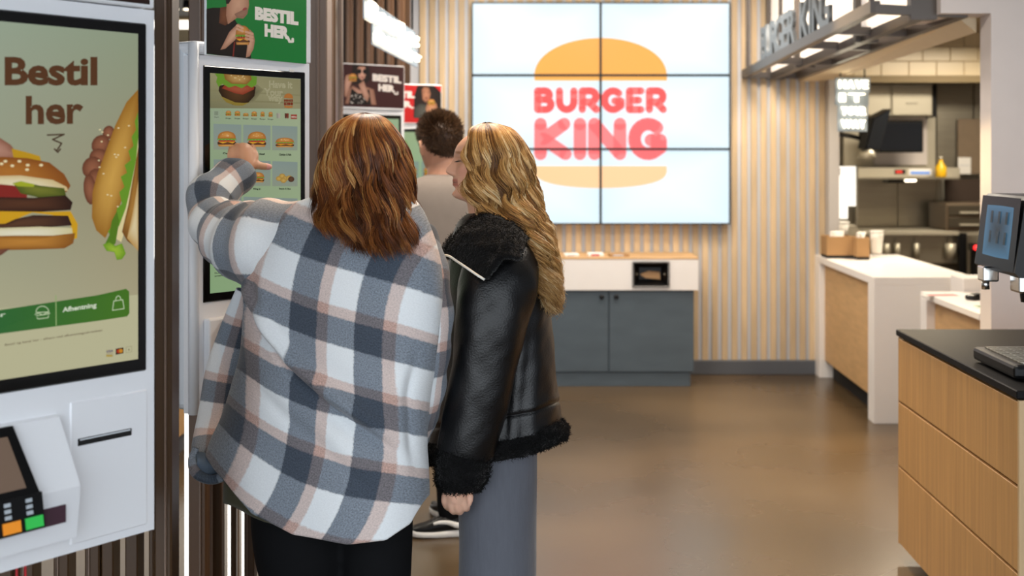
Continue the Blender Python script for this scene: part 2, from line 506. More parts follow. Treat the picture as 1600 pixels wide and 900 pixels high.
# rear left wall seen in the gap between the posts: header bands, window
YL = 13.3
def zL(py, Y): return CAMH - (py - CY) * Y / F
wl = S('wall_back_left', (-6.5, YL, 0), (-1.6, YL + .1, .55), M['whitewall'])
S('trim_1', (-6.5, YL - .1, zL(32, YL)), (-1.6, YL + .1, zL(20, YL)), mat('beige_header', 'a38a5c', .7))
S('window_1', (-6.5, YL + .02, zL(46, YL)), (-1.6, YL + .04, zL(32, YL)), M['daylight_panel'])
S('trim_2', (-6.5, YL - .06, zL(66, YL)), (-1.6, YL + .1, zL(46, YL)), mat('sand_beam', 'c9b58e', .7))
S('trim_3', (-6.5, YL - .08, zL(71, YL)), (-1.6, YL + .1, zL(66, YL)), M['browndk'])
S('window_2', (-6.5, YL + .02, .55), (-1.6, YL + .04, zL(71, YL)), mat('bright_window_pane', 'fffaf0', .3, emit='fffaf0', estr=1.6))
S('wall_link', (-1.75, YW + .12, 0), (-1.6, YL, 3.05), M['wallgrey'])
S('trim_4', (-6.5, YL - .1, zL(20, YL)), (-1.6, YL + .1, 3.05), mat('black_soffit', '12110f', .8))
for k, px in enumerate((274, 291.5)):
    p = P(px, 9.5, 10.5)
    e = empty('ceiling_spotlight', p, 0, ('glowing round ceiling spotlight beside the wide brown post' if k == 0 else 'glowing round ceiling spotlight partly behind the narrow brown post'), 'light', 'lit spotlights on the dark ceiling')
    MB().lathe((0, 0, -.01), [(.030, -.015), (.033, .0), (.028, .06)], 16).build('lamp_body', M['black'], e)
    MB().lathe((0, 0, -.03), [(.0, -.003), (.018, -.002), (.028, .006), (.029, .016)], 16).build('lamp_lens', M['lampglow'], e)
    MB().cyl((0, 0, .05), (0, 0, 3.05 - p[2]), .008).build('stem', M['black'], e)

# low wood bench seen in the same gap
e = empty('bench', (-2.5, 7.15, 0), 0, 'low oak fronted bench with a grey base behind the brown posts', 'bench')
MB().box((-1.2, -.28, .10), (.47, .3, .30), .004).build('front_panel', M['oakh'], e)
MB().box((-1.18, -.26, 0), (.45, .28, .10), 0).build('base', M['greybase'], e)

# ------------------------------------------------------------------ right hand wall, opening, pillar
S('wall_right', (2.12, 6.23, 0), (6.5, 6.39, 3.05), M['whitewall'])
S('trim_5', (1.875, 6.23, 2.312), (2.12, 6.75, 3.05), M['whitewall'])           # bulkhead end over the opening
# far jamb of the opening and beam over it (skewed run, so plain corner points)
S('trim_6', (2.0, 9.36, 0), (2.075, YW + .12, 2.30), mat('grey_jamb', 'b9b5b2', .5))
lb = MB()
lb.hexa([(1.80, 9.5, 2.17), (2.02, 9.5, 2.17), (2.10, 6.39, 2.235), (2.02, 6.39, 2.30),
         (1.80, 9.5, 3.05), (2.02, 9.5, 3.05), (2.10, 6.39, 3.05), (2.02, 6.39, 3.05)])
o = lb.build('wall_right_lintel', mat('warm_plaster', 'dcc9a8', .7, var=.02)); o['kind'] = 'structure'

# ------------------------------------------------------------------ video wall
def wx(px, Y=9.40): return (px - CX) * Y / F
def wz(py, Y=9.40): return CAMH - (py - CY) * Y / F
YV = 9.40
vw = empty('video_wall', (0, YV, 0), 0, 'large six-panel video wall showing a red and orange burger logo', 'screen')
art = Art(lambda u, v: (wx(u), wz(v)), .00015)
BLUE = 'e2f1f9'
xs = [737, 938.5, 1141]; ys = [3.5, 117.5, 233, 350.5]
me_b = None
for r in range(3):
    for c in range(2):
        x0, x1, z1, z0 = wx(xs[c]), wx(xs[c + 1]), wz(ys[r]), wz(ys[r + 1])
        d = MB().box((x0 + .001, .012, z0 + .001), (x1 - .001, .07, z1 - .001), .003).build('display_panel', M['black'], vw)
        b = .0085
        fr = MB()
        fr.box((x0, -.004, z0), (x0 + b, .014, z1)).box((x1 - b, -.004, z0), (x1, .014, z1)).box((x0 + b, -.004, z0), (x1 - b, .014, z0 + b)).box((x0 + b, -.004, z1 - b), (x1 - b, .014, z1))
        fr.build('bezel', M['black'], d)
        art2 = Art(eps=0); ax, az = (x1 - x0) / 2, (z1 - z0) / 2; mx, mz = (x0 + x1) / 2, (z0 + z1) / 2
        pts = [(x0, z0), (mx, z0), (x1, z0), (x1, mz), (x1, z1), (mx, z1), (x0, z1), (x0, mz)]
        art2.blob(pts, 'd2e8f3', 'e4f2fa', (mx, mz))
        art2.build('screen_image', M['wallscreen'], d, (0, .011, 0))
# logo
top = [(835, 126), (1042.5, 126)] + [(938.5 + 104 * math.cos(a) , 120 - 61 * math.sin(a) ** .92) for a in np.linspace(.06, PI - .06, 40)]
art.grad(top, ['f2aa4b'] * 2 + ['f0a440'] * 40)
bot = [(1042, 259.5)] + [(835, 259.5)] + [(938.5 - 104 * math.cos(a), 262 + 32 * math.sin(a) ** .62) for a in np.linspace(.05, PI - .05, 40)]
art.grad(bot, ['f8c794'] * 42)
fat_word(art, 'BURGER', 834, 177, 1042.5, 136, 11.8, 'fb6a68')
fat_word(art, 'KING', 834.5, 250.5, 1042.5, 183.5, 20.2, 'fc7a7c')
lg = art.build('logo_image', M['wallscreen'], vw, (0, .0095, 0))
MB().box((wx(760), .07, wz(330)), (wx(1120), .1 - .034, wz(30))).build('mounting_rail', M['black'], vw)

# ------------------------------------------------------------------ condiment cabinet under the video wall
YC = 8.97
def cxp(px): return (px - CX) * YC / F
def czp(py): return CAMH - (py - CY) * YC / F
cab = empty('condiment_cabinet', (0, YC, 0), 0, 'slate grey two-door cabinet with a thick white top under the video wall', 'cabinet')
xl, xr = cxp(818), cxp(1085.5)
MB().box((xl, .02, .10), (xr - .004, .48, czp(453)), .002).build('body', M['greycab'], cab)
MB().box((xl + .01, .012, 0), (cxp(1079), .44, .10), .002).build('plinth', M['greycab'], cab)
for a, b, kx in ((820, 950.5, 940), (952, 1084, 962.5)):
    d = MB().box((cxp(a), 0, czp(581)), (cxp(b), .02, czp(454.5)), .0025).build('door', M['greycab'], cab)
    MB().lathe((0, 0, 0), [(.006, 0), (.006, .012), (.0155, .014), (.017, .022), (.012, .03), (0.004, .031)], 14).build('knob', M['black'], d, loc=(cxp(kx), 0, czp(463.5))).rotation_euler = (PI / 2, 0, 0)
tb = MB(); z0, z1 = czp(453), czp(405); hx0, hx1, hz0, hz1 = cxp(989.5), cxp(1044), czp(447), czp(410)
xa, xb = cxp(816), cxp(1090.5)
tb.box((xa, -.02, z0), (hx0, .48, z1)).box((hx1, -.02, z0), (xb, .48, z1)).box((hx0, -.02, z0), (hx1, .48, hz0)).box((hx0, -.02, hz1), (hx1, .48, z1)).box((hx0, .2, hz0), (hx1, .48, hz1))
tb.build('white_top', M['white'], cab)
MB().box((xa - .002, -.022, z1), (xb + .002, .49, z1 + .012), .002).build('wood_edge', M['oakh'], cab)
nd = MB()
hw, hh = (hx1 - hx0) / 2, (hz1 - hz0) / 2; mx, mz = (hx0 + hx1) / 2, (hz0 + hz1) / 2
for s1, s2 in (((-1, -1), (1, -1)), ((1, -1), (1, 1)), ((1, 1), (-1, 1)), ((-1, 1), (-1, -1))):     # funnel faces
    A = [(mx + s1[0] * (hw + .008), -.03, mz + s1[1] * (hh + .008)), (mx + s2[0] * (hw + .008), -.03, mz + s2[1] * (hh + .008)),
         (mx + s2[0] * hw * .62, .06, mz + s2[1] * hh * .5), (mx + s1[0] * hw * .62, .06, mz + s1[1] * hh * .5)]
    nd.add(A, [(0, 1, 2, 3)])
nd.box((mx - hw * .62, .058, mz - hh * .5), (mx + hw * .62, .065, mz + hh * .5))
nb = nd.build('napkin_dispenser', M['black'], cab)
MB().add([(mx - hw * .6, .05, mz - .004), (mx - hw * .1, .045, mz + .018), (mx + hw * .55, .05, mz + .01), (mx + hw * .58, .04, mz - .04), (mx - hw * .3, .035, mz - .03)], [(0, 1, 2, 3, 4)]).add(
    [(mx - hw * .6, .055, mz - .004), (mx - hw * .1, .055, mz + .018), (mx + hw * .55, .055, mz + .01), (mx + hw * .58, .05, mz - .04), (mx - hw * .3, .05, mz - .03)], [(4, 3, 2, 1, 0)]).build('napkin', mat('brown_napkin', 'b08a62', .8), nb)
for s in (-1, 1):
    MB().cyl((mx + s * hw * .8, .012, mz), (mx + s * hw * .8, -.002, mz), .007, 10).build('screw', M['steel'], nb)
for px, wd, h, c, lab, nm, ct in ((893, .1, .02, 'paperwhite', 'small white paper packet lying on the cabinet top beside the fair hair', 'paper_packet', 'packet'),
                              (931, .11, .024, 'paperwhite', 'flat white sauce tray in the middle of the cabinet top', 'sauce_tray', 'tray'),
                              (968, .14, .018, 'kraft', 'flat brown napkin pile on the cabinet top above the dispenser', 'napkin_pile', 'napkins')):
    e = empty(nm, (cxp(px), YC + .12, z1 + .012), .1, lab, ct)
    MB().box((-wd / 2, -.05, 0), (wd / 2, .05, h), .004).build('pack', M[c], e)
    MB().box((-wd / 3, -.052, h * .3), (wd / 5, -.0505, h * .8)).build('print_band', M['red'] if nm == 'sauce_tray' else M['wallgrey'], e)

# ------------------------------------------------------------------ white service counter
sc = empty('service_counter', (1.92, 7.72, 0), 0, 'long white waterfall counter with pale oak front by the kitchen opening', 'counter')
MB().box((0, 0, .838), (.62, 1.77, .886), .003).build('worktop', M['white'], sc)
MB().box((0, 0, 0), (.62, .145, .838), .003).build('near_leg', M['white'], sc)
MB().box((0, 1.60, 0), (.62, 1.77, .838), .003).build('far_leg', M['white'], sc)
MB().box((.04, .145, .13), (.06, 1.60, .838)).build('front_panel', M['oakh'], sc)
MB().box((.10, .145, 0), (.14, 1.60, .13)).build('kickboard', M['dark'], sc)
MB().box((.45, -.28, .70), (.62, -.24 + .2, .905), .003).build('upstand', M['white'], sc)
lc = empty('low_counter', (2.12, 6.6, 0), 0, 'lower white counter section with oak front beside the pillar', 'counter')
MB().box((0, -.19, .795), (.55, .84, .83), .003).build('worktop', M['white'], lc)
MB().box((0, .72, 0), (.55, .84, .795), .003).build('leg', M['white'], lc)
MB().box((.05, -.19, .1), (.07, .72, .795)).build('front_panel', M['oakh'], lc)
e = empty('card_reader', (2.31, 7.02, .83), .5, 'small black card reader on the low white counter', 'device')
MB().box((-.06, -.035, 0), (.06, .035, .03), .012, seg=2).build('body', M['black'], e)
MB().box((-.03, -.03, .03), (.03, .02, .034), .002).build('keypad', M['dark'], e)
def leaflet(x, y, rz, c, lab):
    e = empty('leaflet', (x, y, .83), rz, lab, 'leaflet')
    MB().box((-.1, -.045, 0), (.1, .045, .004)).build('sheet', M['paperwhite'], e)
    MB().box((-.08, -.035, .0042), (.09, .03, .005)).build('printed_panel', M[c], e)
leaflet(2.27, 6.68, .15, 'green', 'green and white leaflet on the low white counter')
leaflet(2.17, 7.22, .1, 'red', 'red edged leaflet lying behind the card reader')
leaflet(2.36, 6.50, .2, 'yellow', 'yellow leaflet next to the pillar on the low counter')

# ------------------------------------------------------------------ oak drinks counter in the right foreground
ds = empty('drinks_counter', (1.38, 3.82, 0), 0, 'oak drinks counter with black top and three long front panels', 'counter')
L_ = 1.33
MB().box((-.008, -.012, .895), (1.3, L_ + .01, .92), .003).build('worktop', M['blacktop'], ds)
zz = [.06, .372, .632, .888]
for a, b in zip(zz[:-1], zz[1:]):
    MB().box((0, .004, a + .0045), (.02, L_, b - .0045), .0015).build('front_panel', M['oak'], ds)
MB().box((.02, .02, .06), (1.28, L_ - .004, .893)).build('carcass', M['dark'], ds)
MB().box((.0, -.01, .06), (1.28, .004, .89), .001).build('end_panel', mat('oak_end', 'c8aa80', .5, var=.1, vscale=5, stretch=(12, 12, .8)), ds)
MB().box((.0, L_, .06), (1.28, L_ + .004, .89), .001).build('far_end_panel', M['oak'], ds)
MB().box((.07, .05, 0), (1.2, L_ - .25, .06)).build('plinth', M['dark'], ds)

# ------------------------------------------------------------------ drinks dispenser
dd = empty('drinks_dispenser', (1.42, 3.96, .92), 0, 'black touch-screen drinks dispenser with chrome taps on the oak counter', 'dispenser')
tray = MB().box((0, .0, .006), (.42, .40, .05), .012, seg=2).build('drip_tray', M['black'], dd)
gr = MB()
for k in range(11):
    gr.box((.03 + .0, .03 + k * .032, .051), (.2, .042 + k * .032, .055))
for k in range(6):
    gr.box((.03 + k * .033, .03, .0505), (.036 + k * .033, .362, .0535))
gr.build('grille', M['steel'], tray)
MB().lathe((.12, .10, .055), [(.0, 0), (.02, 0), (.022, .003), (.012, .004), (0, .004)], 16).build('drain', M['chrome'], tray)
for a in (.05, .33):
    for b in (.04, .36):
        MB().cyl((a, b, -.0), (a, b, .007), .012, 10).build('foot', M['dark'], tray)
MB().box((.20, .10, .05), (.33, .24, .34), .012, seg=2).build('column', M['black'], dd)
hd = MB()
def hx(z, x): return x + (z - .32) * .11
b0, b1 = .322, .572
pr = [(hx(b0, .0), b0 + .014), (hx(b0, .015), b0), (.40, b0 - .01), (.42, b0 + .01), (.42, b1 - .02), (.40, b1), (hx(b1, .02), b1), (hx(b1, .006), b1 - .012)]
hd.prism(pr, .0, .38)
head = hd.build('head', M['black'], dd)
ar = Art(eps=.0002)
art_w = .36
ar.rect(.012, .01, .368, .243, '0c1118')
ar.blob([(.07, .048), (.20, .046), (.315, .048), (.317, .13), (.315, .212), (.2, .214), (.07, .212), (.068, .13)], '3f6f8f', '12212b', (.19, .13))
for i in range(3):
    for j in range(2):
        u, v = .115 + i * .07, .09 + j * .065
        ar.rect(u, v, u + .022, v + .04, '22333e'); ar.rect(u + .004, v + .004, u + .018, v + .026, '1a2830')
scr = ar.build('touch_screen', attr_mat('dim_touch_screen', .3, .12, emit=.8, base=.1), head)
# sheet faces -X, leaning back with the head's front
scr.matrix_local = Matrix.Translation((hx(b0, -.0015), .38, b0 + .003)) @ Matrix.Rotation(-PI / 2, 4, 'Z') @ Matrix.Rotation(-math.atan(.11), 4, 'X')
sp = MB().box((.05, -.004, b0 + .02), (.36, .0, b1 - .03), .003).build('lit_side_panel', mat('lit_green_panel', 'dfeed8', .3, emit='d6ecd2', estr=.8), head)
n1 = MB().box((-.022, .22, b0 - .035), (.03, .285, b0 + .016), .006, seg=2).cyl((-.005, .252, b0 - .062), (-.005, .252, b0 - .03), .013, 14).build('small_tap', M['chrome'], dd)
n2 = MB().box((.03, .04, b0 - .055), (.14, .13, b0 + .002), .008, seg=2).build('large_tap', M['chrome'], dd)
MB().cyl((.075, .085, b0 - .085), (.075, .085, b0 - .05), .024, 14, .028).cyl((.075, .085, b0 - .1), (.075, .085, b0 - .08), .012, 12).build('spout', M['black'], n2)

# ------------------------------------------------------------------ sign canopy over the counter
cn = empty('sign_canopy', (0, 0, 0), 0, 'bronze framed sign canopy with standing metal letters above the counter', 'sign')
def lerp(a, b, t): return tuple(x + (y - x) * t for x, y in zip(a, b))
RO = ((1.40, 9.46, 2.19), (1.574, 6.30, 2.322)); RM = ((1.605, 9.46, 2.18), (1.80, 6.30, 2.29)); RI = ((1.79, 9.46, 2.187), (2.005, 6.30, 2.30))
def bar(a, b, wd, h, mb):
    a, b = np.array(a), np.array(b); d = b - a; d2 = np.array((d[0], d[1], 0)); d2 /= np.linalg.norm(d2); n = np.array((-d2[1], d2[0], 0)) * wd / 2; u = np.array((0, 0, h))
    mb.hexa([a - n, a + n, b + n, b - n, a - n + u, a + n + u, b + n + u, b - n + u])
for nm, R_, wd, h in (('outer_rail', RO, .05, .06), ('middle_rail', RM, .05, .05), ('inner_rail', RI, .05, .05)):
    m_ = MB(); bar(R_[0], R_[1], wd, h, m_); m_.build(nm, M['canopy'], cn)
for t in (0.006, .30, .56, .76, .993):
    m_ = MB(); bar(lerp(*RO, t), lerp(*RI, t), .05, .045, m_); m_.build('crossbar', M['canopy'], cn)
for t0, t1 in ((0.0, .27), (.27, .70), (.70, .985)):
    a, b = lerp(*RM, t0 + .008), lerp(*RM, t1 - .008)
    m_ = MB(); m_.hexa([(a[0] - .02, a[1], a[2] + .05), (a[0] + .06, a[1], a[2] + .05), (b[0] + .06, b[1], b[2] + .05), (b[0] - .02, b[1], b[2] + .05),
                        (a[0] - .02, a[1], 3.0), (a[0] + .06, a[1], 3.0), (b[0] + .06, b[1], 3.0), (b[0] - .02, b[1], 3.0)]); m_.build('lit_panel', M['sign_panel'], cn)
for t in (0.0, .27, .70, .99):
    a = lerp(*RM, t); MB().box((a[0] - .05, a[1] - .035, a[2]), (a[0] + .08, a[1] + .035, 3.05)).build('mullion', M['canopy'], cn)
for t in (.03, .36, .98):
    a = lerp(*RO, t); MB().box((a[0] - .012, a[1] - .012, a[2] + .05), (a[0] + .012, a[1] + .012, 3.05)).build('hanger', M['canopy'], cn)
# standing letters
word = 'BURGER KING'; t0, t1 = .185, .735
for i, chh in enumerate(word):
    if chh == ' ': continue
    V, Fs, mx = text_tris(chh, .03)
    c = bpy.data.curves.new('letter', 'FONT'); c.body = chh; c.size = .32; c.offset = .008; c.extrude = .012; c.resolution_u = 3; c.align_x = 'CENTER'; c.fill_mode = 'BOTH'
    t = t0 + (t1 - t0) * (i + .5) / len(word); a = lerp(*RO, t)
    tmp = bpy.data.objects.new('tmp', c); COL.objects.link(tmp); dg = bpy.context.evaluated_depsgraph_get(); me = bpy.data.meshes.new_from_object(tmp.evaluated_get(dg)); bpy.data.objects.remove(tmp)
    o = bpy.data.objects.new('letter', me); COL.objects.link(o); me.materials.clear(); me.materials.append(M['letter']); o.parent = cn
    o.matrix_local = Matrix.Translation((a[0], a[1], a[2] + .06)) @ Matrix.Rotation(-PI / 2 + .055, 4, 'Z') @ Matrix.Rotation(PI / 2, 4, 'X')

# ------------------------------------------------------------------ kitchen behind the opening
YK = 11.6
def K(px, py, Y=YK): return P(px, py, Y)
S('wall_kitchen', (2.02, YK + .02, 0), (6.5, YK + .12, 3.05), M['steellt'])
def kbox(name, px0, py0, px1, py1, Y, depth, m, parent, bev=.004):
    a, b = P(px0, py1, Y), P(px1, py0, Y); org = np.array(parent.location) if parent else np.zeros(3)
    lo, hi = np.array((a[0], Y, a[2])) - org, np.array((b[0], Y + depth, b[2])) - org
    return MB().box(tuple(lo), tuple(hi), bev).build(name, m, parent)
# tiled header, each tile its own object
YT = 10.9
a, b = P(1290, 120, YT), P(1600, 20, YT)
th = S('wall_kitchen_header', (a[0], YT + .012, a[2]), (b[0], YT + .1, 3.05), M['grout'])
tw, thh = 43.3 * YT / F, 23.2 * YT / F
tme = None
for r in range(6):
    z = CAMH - (119 - CY) * YT / F + r * thh
    for c in range(8):
        xx = (1290 - CX) * YT / F + (c + (.5 if r % 2 else 0)) * tw
        if tme is None:
            o = MB().box((.003, 0, .003), (tw - .003, .014, thh - .003), .003).build('tile', M['tile'], th); tme = o.data
        else:
            o = bpy.data.objects.new('tile', tme); COL.objects.link(o); o.parent = th
        o.location = (xx, YT, z)
S('trim_7', (a[0], YT - .03, CAMH - (129 - CY) * YT / F), (b[0], YT + .12, CAMH - (119.5 - CY) * YT / F), mat('olive_beam', '8d7a56', .6))
# upper steel cabinet
e = empty('wall_cabinet', K(1405, 182, 11.2), 0, 'pale steel wall cabinet with two doors high in the kitchen', 'cabinet')
kbox('body', 1300, 131, 1457, 181, 11.22, .3, M['steellt'], e)
for x0, x1 in ((1302, 1392), (1394, 1456)):
    d = kbox('door', x0, 132, x1, 180, 11.2, .02, M['steellt'], e)
    q = P((x0 + x1) / 2, 162, 11.2) - np.array(e.location)
    MB().box((q[0] - .05, -.012, q[2]), (q[0] + .05, 0, q[2] + .01)).build('handle', M['steel'], d)
kbox('side_strip', 1457.5, 131, 1464, 183, 11.25, .25, M['dark'], e)
# steel wall panels
wp = empty('steel_wall_panel', K(1400, 260, 11.5), 0, 'tall brushed steel panel on the kitchen wall behind the monitors', 'panel')
for x0, x1 in ((1318, 1380), (1382, 1462), (1464, 1520), (1522, 1560)):
    kbox('sheet', x0, 130, x1, 262, 11.52, .02, M['steel'] if x0 > 1460 else M['steellt'], wp, .002)
kbox('panel', 1497, 186, 1600, 272, 11.45, .04, mat('rust_panel', '7c6a55', .5, var=.1), wp, .002)
# flat monitor on the wall
e = empty('kitchen_monitor', K(1405, 215, 11.1), 0, 'flat dark order monitor facing the counter in the kitchen', 'monitor')
kbox('casing', 1369, 188, 1443, 238.5, 11.1, .05, M['black'], e, .01)
kbox('screen', 1372, 192, 1440, 235, 11.097, .004, M['screen_off'], e, 0)
kbox('bracket', 1395, 205, 1415, 222, 11.15, .36, M['steeldk'], e)
kbox('backing_plate', 1366, 182, 1449, 258, 11.49, .02, M['whitewall'], e, .002)
# tilted monitor on an arm
e = empty('tilted_monitor', K(1368, 205, 9.9), 0, 'tilted dark monitor on a wall arm beside the glowing neon letters', 'monitor')
org = np.array(e.location)
q = [P(1352, 232, 9.75), P(1376, 236, 9.95), P(1392, 170, 9.95), P(1365, 184, 9.75)]
off = np.array((-.05, .04, .0))
MB().hexa([p - org for p in (q[0], q[1], q[1] + off, q[0] + off, q[3], q[2], q[2] + off, q[3] + off)]).build('casing', M['black'], e)
qs = [P(1353.5, 231, 9.742), P(1375, 234, 9.935), P(1390.5, 172, 9.935), P(1365.5, 186, 9.742)]
o2 = np.array((.0, -.008, 0))
MB().hexa([p - org for p in (qs[0] + o2, qs[1] + o2, qs[1] + o2 * .2, qs[0] + o2 * .2, qs[3] + o2, qs[2] + o2, qs[2] + o2 * .2, qs[3] + o2 * .2)]).build('screen', M['screen_off'], e)
MB().tube([P(1294, 210, 9.8) - org, P(1325, 212, 9.8) - org, P(1358, 220, 9.85) - org], .018, 8).build('arm', M['black'], e)
MB().tube([P(1294, 198, 9.8) - org, P(1328, 197, 9.8) - org, P(1356, 203, 9.85) - org], .008, 6).build('upper_bar', M['steeldk'], e)
MB().box(tuple(P(1344, 222, 9.85) - org), tuple(P(1362, 205, 9.85) - org + np.array((0, .06, 0))), .01).build('joint', M['black'], e)
MB().lathe(tuple(P(1354, 241, 9.83) - org), [(.02, .05), (.06, .02), (.075, -.03), (.0, -.03)], 14).build('camera_cone', M['steellt'], e)
# hood with displays
e = empty('extractor_hood', K(1410, 280, 10.9), 0, 'steel extractor hood with red and blue digital displays', 'hood')
kbox('canopy', 1338, 262, 1500, 278, 11.06, .5, M['steellt'], e)
kbox('lip', 1338, 277.5, 1500, 280.5, 10.86, .2, M['steel'], e, .002)
a = kbox('red_display', 1398, 265, 1415, 272, 11.055, .006, M['dark'], e, .001)
kbox('digits', 1400, 266.5, 1409, 270.5, 10.942, .004, mat('red_digits', 'c03026', .4, emit='d2382c', estr=.8), a, 0) if False else None
a2 = kbox('blue_display', 1420, 264, 1456, 274, 11.055, .006, M['paperwhite'], e, .001)
kbox('blue_digits', 1423, 268, 1453, 272, 11.05, .004, mat('blue_digits', '5a86c8', .4, emit='4f7ed0', estr=.5), e, 0)
kbox('red_digits', 1400, 266.5, 1410, 270.5, 11.05, .004, mat('red_digits', 'c03026', .4, emit='d2382c', estr=.6), e, 0)
kbox('lamp', 1415, 279.5, 1432, 284, 10.92, .06, M['lampglow'], e, .006)
kbox('filter_tray', 1388, 278.5, 1420, 286, 10.95, .2, M['black'], e)
# backsplash and work table
e = empty('steel_backsplash', K(1400, 360, 11.3), 0, 'tall shiny steel splashback below the extractor hood', 'panel')
for x0, x1 in ((1340, 1402), (1403, 1463)):
    kbox('sheet', x0, 280, x1, 358, 11.45, .02, M['steel'], e, .002)
kbox('edge_post', 1464, 280, 1472, 358, 11.44, .04, M['steellt'], e, .002)
e = empty('work_table', K(1430, 460, 10.9), 0, 'long steel work table across the back of the kitchen', 'table')
kbox('tabletop', 1335, 361, 1560, 368, 10.8, .6, M['steellt'], e)
kbox('apron', 1345, 368, 1500, 412, 10.9, .04, M['steel'], e)
kbox('open_shelf', 1345, 412, 1500, 470, 10.95, .05, M['steeldk'], e)
kbox('dark_gap', 1499, 364, 1511, 430, 10.79, .05, M['black'], e)
for k, (px, wd) in enumerate(((1385, 12), (1402, 10), (1432, 10), (1485, 18))):
    e = empty('tool_holder', K(px, 395, 10.85), 0, ['blurred pale tub hanging first from the left under the work table', 'narrow pale tub hanging second under the work table', 'narrow pale tub hanging third under the work table', 'wide pale tub hanging nearest the oven under the work table'][k], 'tub')
    a = K(px, 395, 10.85); r = wd * 10.85 / F / 2
    MB().lathe((0, 0, -.02), [(r * .8, -.03), (r, .1), (r * .95, .1), (r * .7, -.02)], 12).build('pot', M['steellt'], e)
    MB().box((-r * .3, .02, .06), (r * .3, .03, .13)).build('hook', M['steel'], e)
# oven at right
e = empty('oven', K(1505, 356, 10.8), 0, 'dark brown steel oven with two handles at the kitchen right edge', 'oven')
kbox('body', 1478, 318, 1560, 360, 10.8, .5, mat('bronze_steel', '7a6a58', .4, metal=.6), e, .008)
for y0, y1 in ((321, 337), (340, 356)):
    d = kbox('door', 1482, y0, 1556, y1, 10.785, .016, M['steeldk'], e)
kbox('handle', 1500, 331, 1530, 334, 10.76, .02, M['steellt'], e, .002)
kbox('handle', 1500, 350, 1530, 353, 10.76, .02, M['steellt'], e, .002)
kbox('recess', 1476, 280, 1560, 317, 11.35, .02, mat('brown_recess', '38291e', .7), e, .002)
e = empty('red_lamp', K(1525.5, 387, 10.6), 0, 'tiny glowing red lamp at the opening edge beside the dispenser', 'lamp')
MB().lathe((0, 0, 0), [(0.006, -.02), (.02, -.016), (.024, 0), (.016, .016), (.004, .021)], 12).build('lens', mat('red_glow', 'ff2a2a', .3, emit='ff3030', estr=2), e)
MB().box((-.03, .02, -.03), (.03, .12, .03), .004).box((-.02, .03, -.86), (.02, .1, -.03), .004).build('housing', M['black'], e)
# yellow bottle, notice
e = empty('oil_bottle', K(1470, 277, 10.92), 0, 'yellow oil bottle standing on the hood ledge', 'bottle')
MB().lathe((0, 0, -.0), [(.04, 0), (.048, .01), (.048, .085), (.02, .125), (.016, .15), (.0, .15)], 16).build('body', M['yellow'], e)
MB().lathe((0, 0, .15), [(.018, 0), (.018, .025), (.0, .026)], 12).build('cap', M['steellt'], e)
e = empty('notice_sheet', K(1506, 258, 11.43), 0, 'white paper notice fixed to the brown kitchen panel', 'notice')
kbox('sheet', 1497, 246, 1517, 272, 11.43, .012, M['paperwhite'], e, .001)
kbox('fold_line', 1498, 258, 1516, 259, 11.428, .003, M['wallgrey'], e, 0)
# left side: bright glass cabinet, cartons, bowls
e = empty('heated_display', K(1315, 330, 9.9), 0, 'bright glass heated display behind the cartons at the left jamb', 'display cabinet')
kbox('lit_panel', 1293, 260, 1340, 322, 10.0, .03, mat('bright_panel', 'f6f4ee', .3, emit='fbf8f0', estr=1.1), e, .004)
kbox('lit_stem', 1305, 322, 1325, 342, 10.0, .03, mat('bright_stem', 'f6f4ee', .3, emit='fbf8f0', estr=1.0), e, .004)
kbox('frame', 1338, 258, 1341, 356, 9.98, .05, M['steel'], e, .002)
kbox('base', 1293, 352, 1341, 372, 9.98, .3, M['steellt'], e)
kbox('card_label', 1300, 290, 1309, 300, 9.985, .01, M['wallgrey'], e, .001)
kbox('red_tag', 1294, 266, 1301, 274, 9.985, .01, M['red'], e, .002)
kbox('grey_box', 1302, 262, 1313, 274, 9.98, .015, M['steel'], e, .002)
kbox('brown_shelf', 1293, 315, 1306, 340, 9.98, .02, M['kraft'], e, .002)
e = empty('white_tub', K(1309, 356, 9.75), 0, 'white plastic tub standing behind the brown cartons', 'tub')
MB().lathe((0, 0, -.06), [(.07, 0), (.085, .1), (.08, .1), (.0, .02)], 18).build('bowl', M['paperwhite'], e)
MB().lathe((0, 0, .038), [(.088, 0), (.09, .006), (.08, .012), (.0, .014)], 18).build('rim', M['paperwhite'], e)
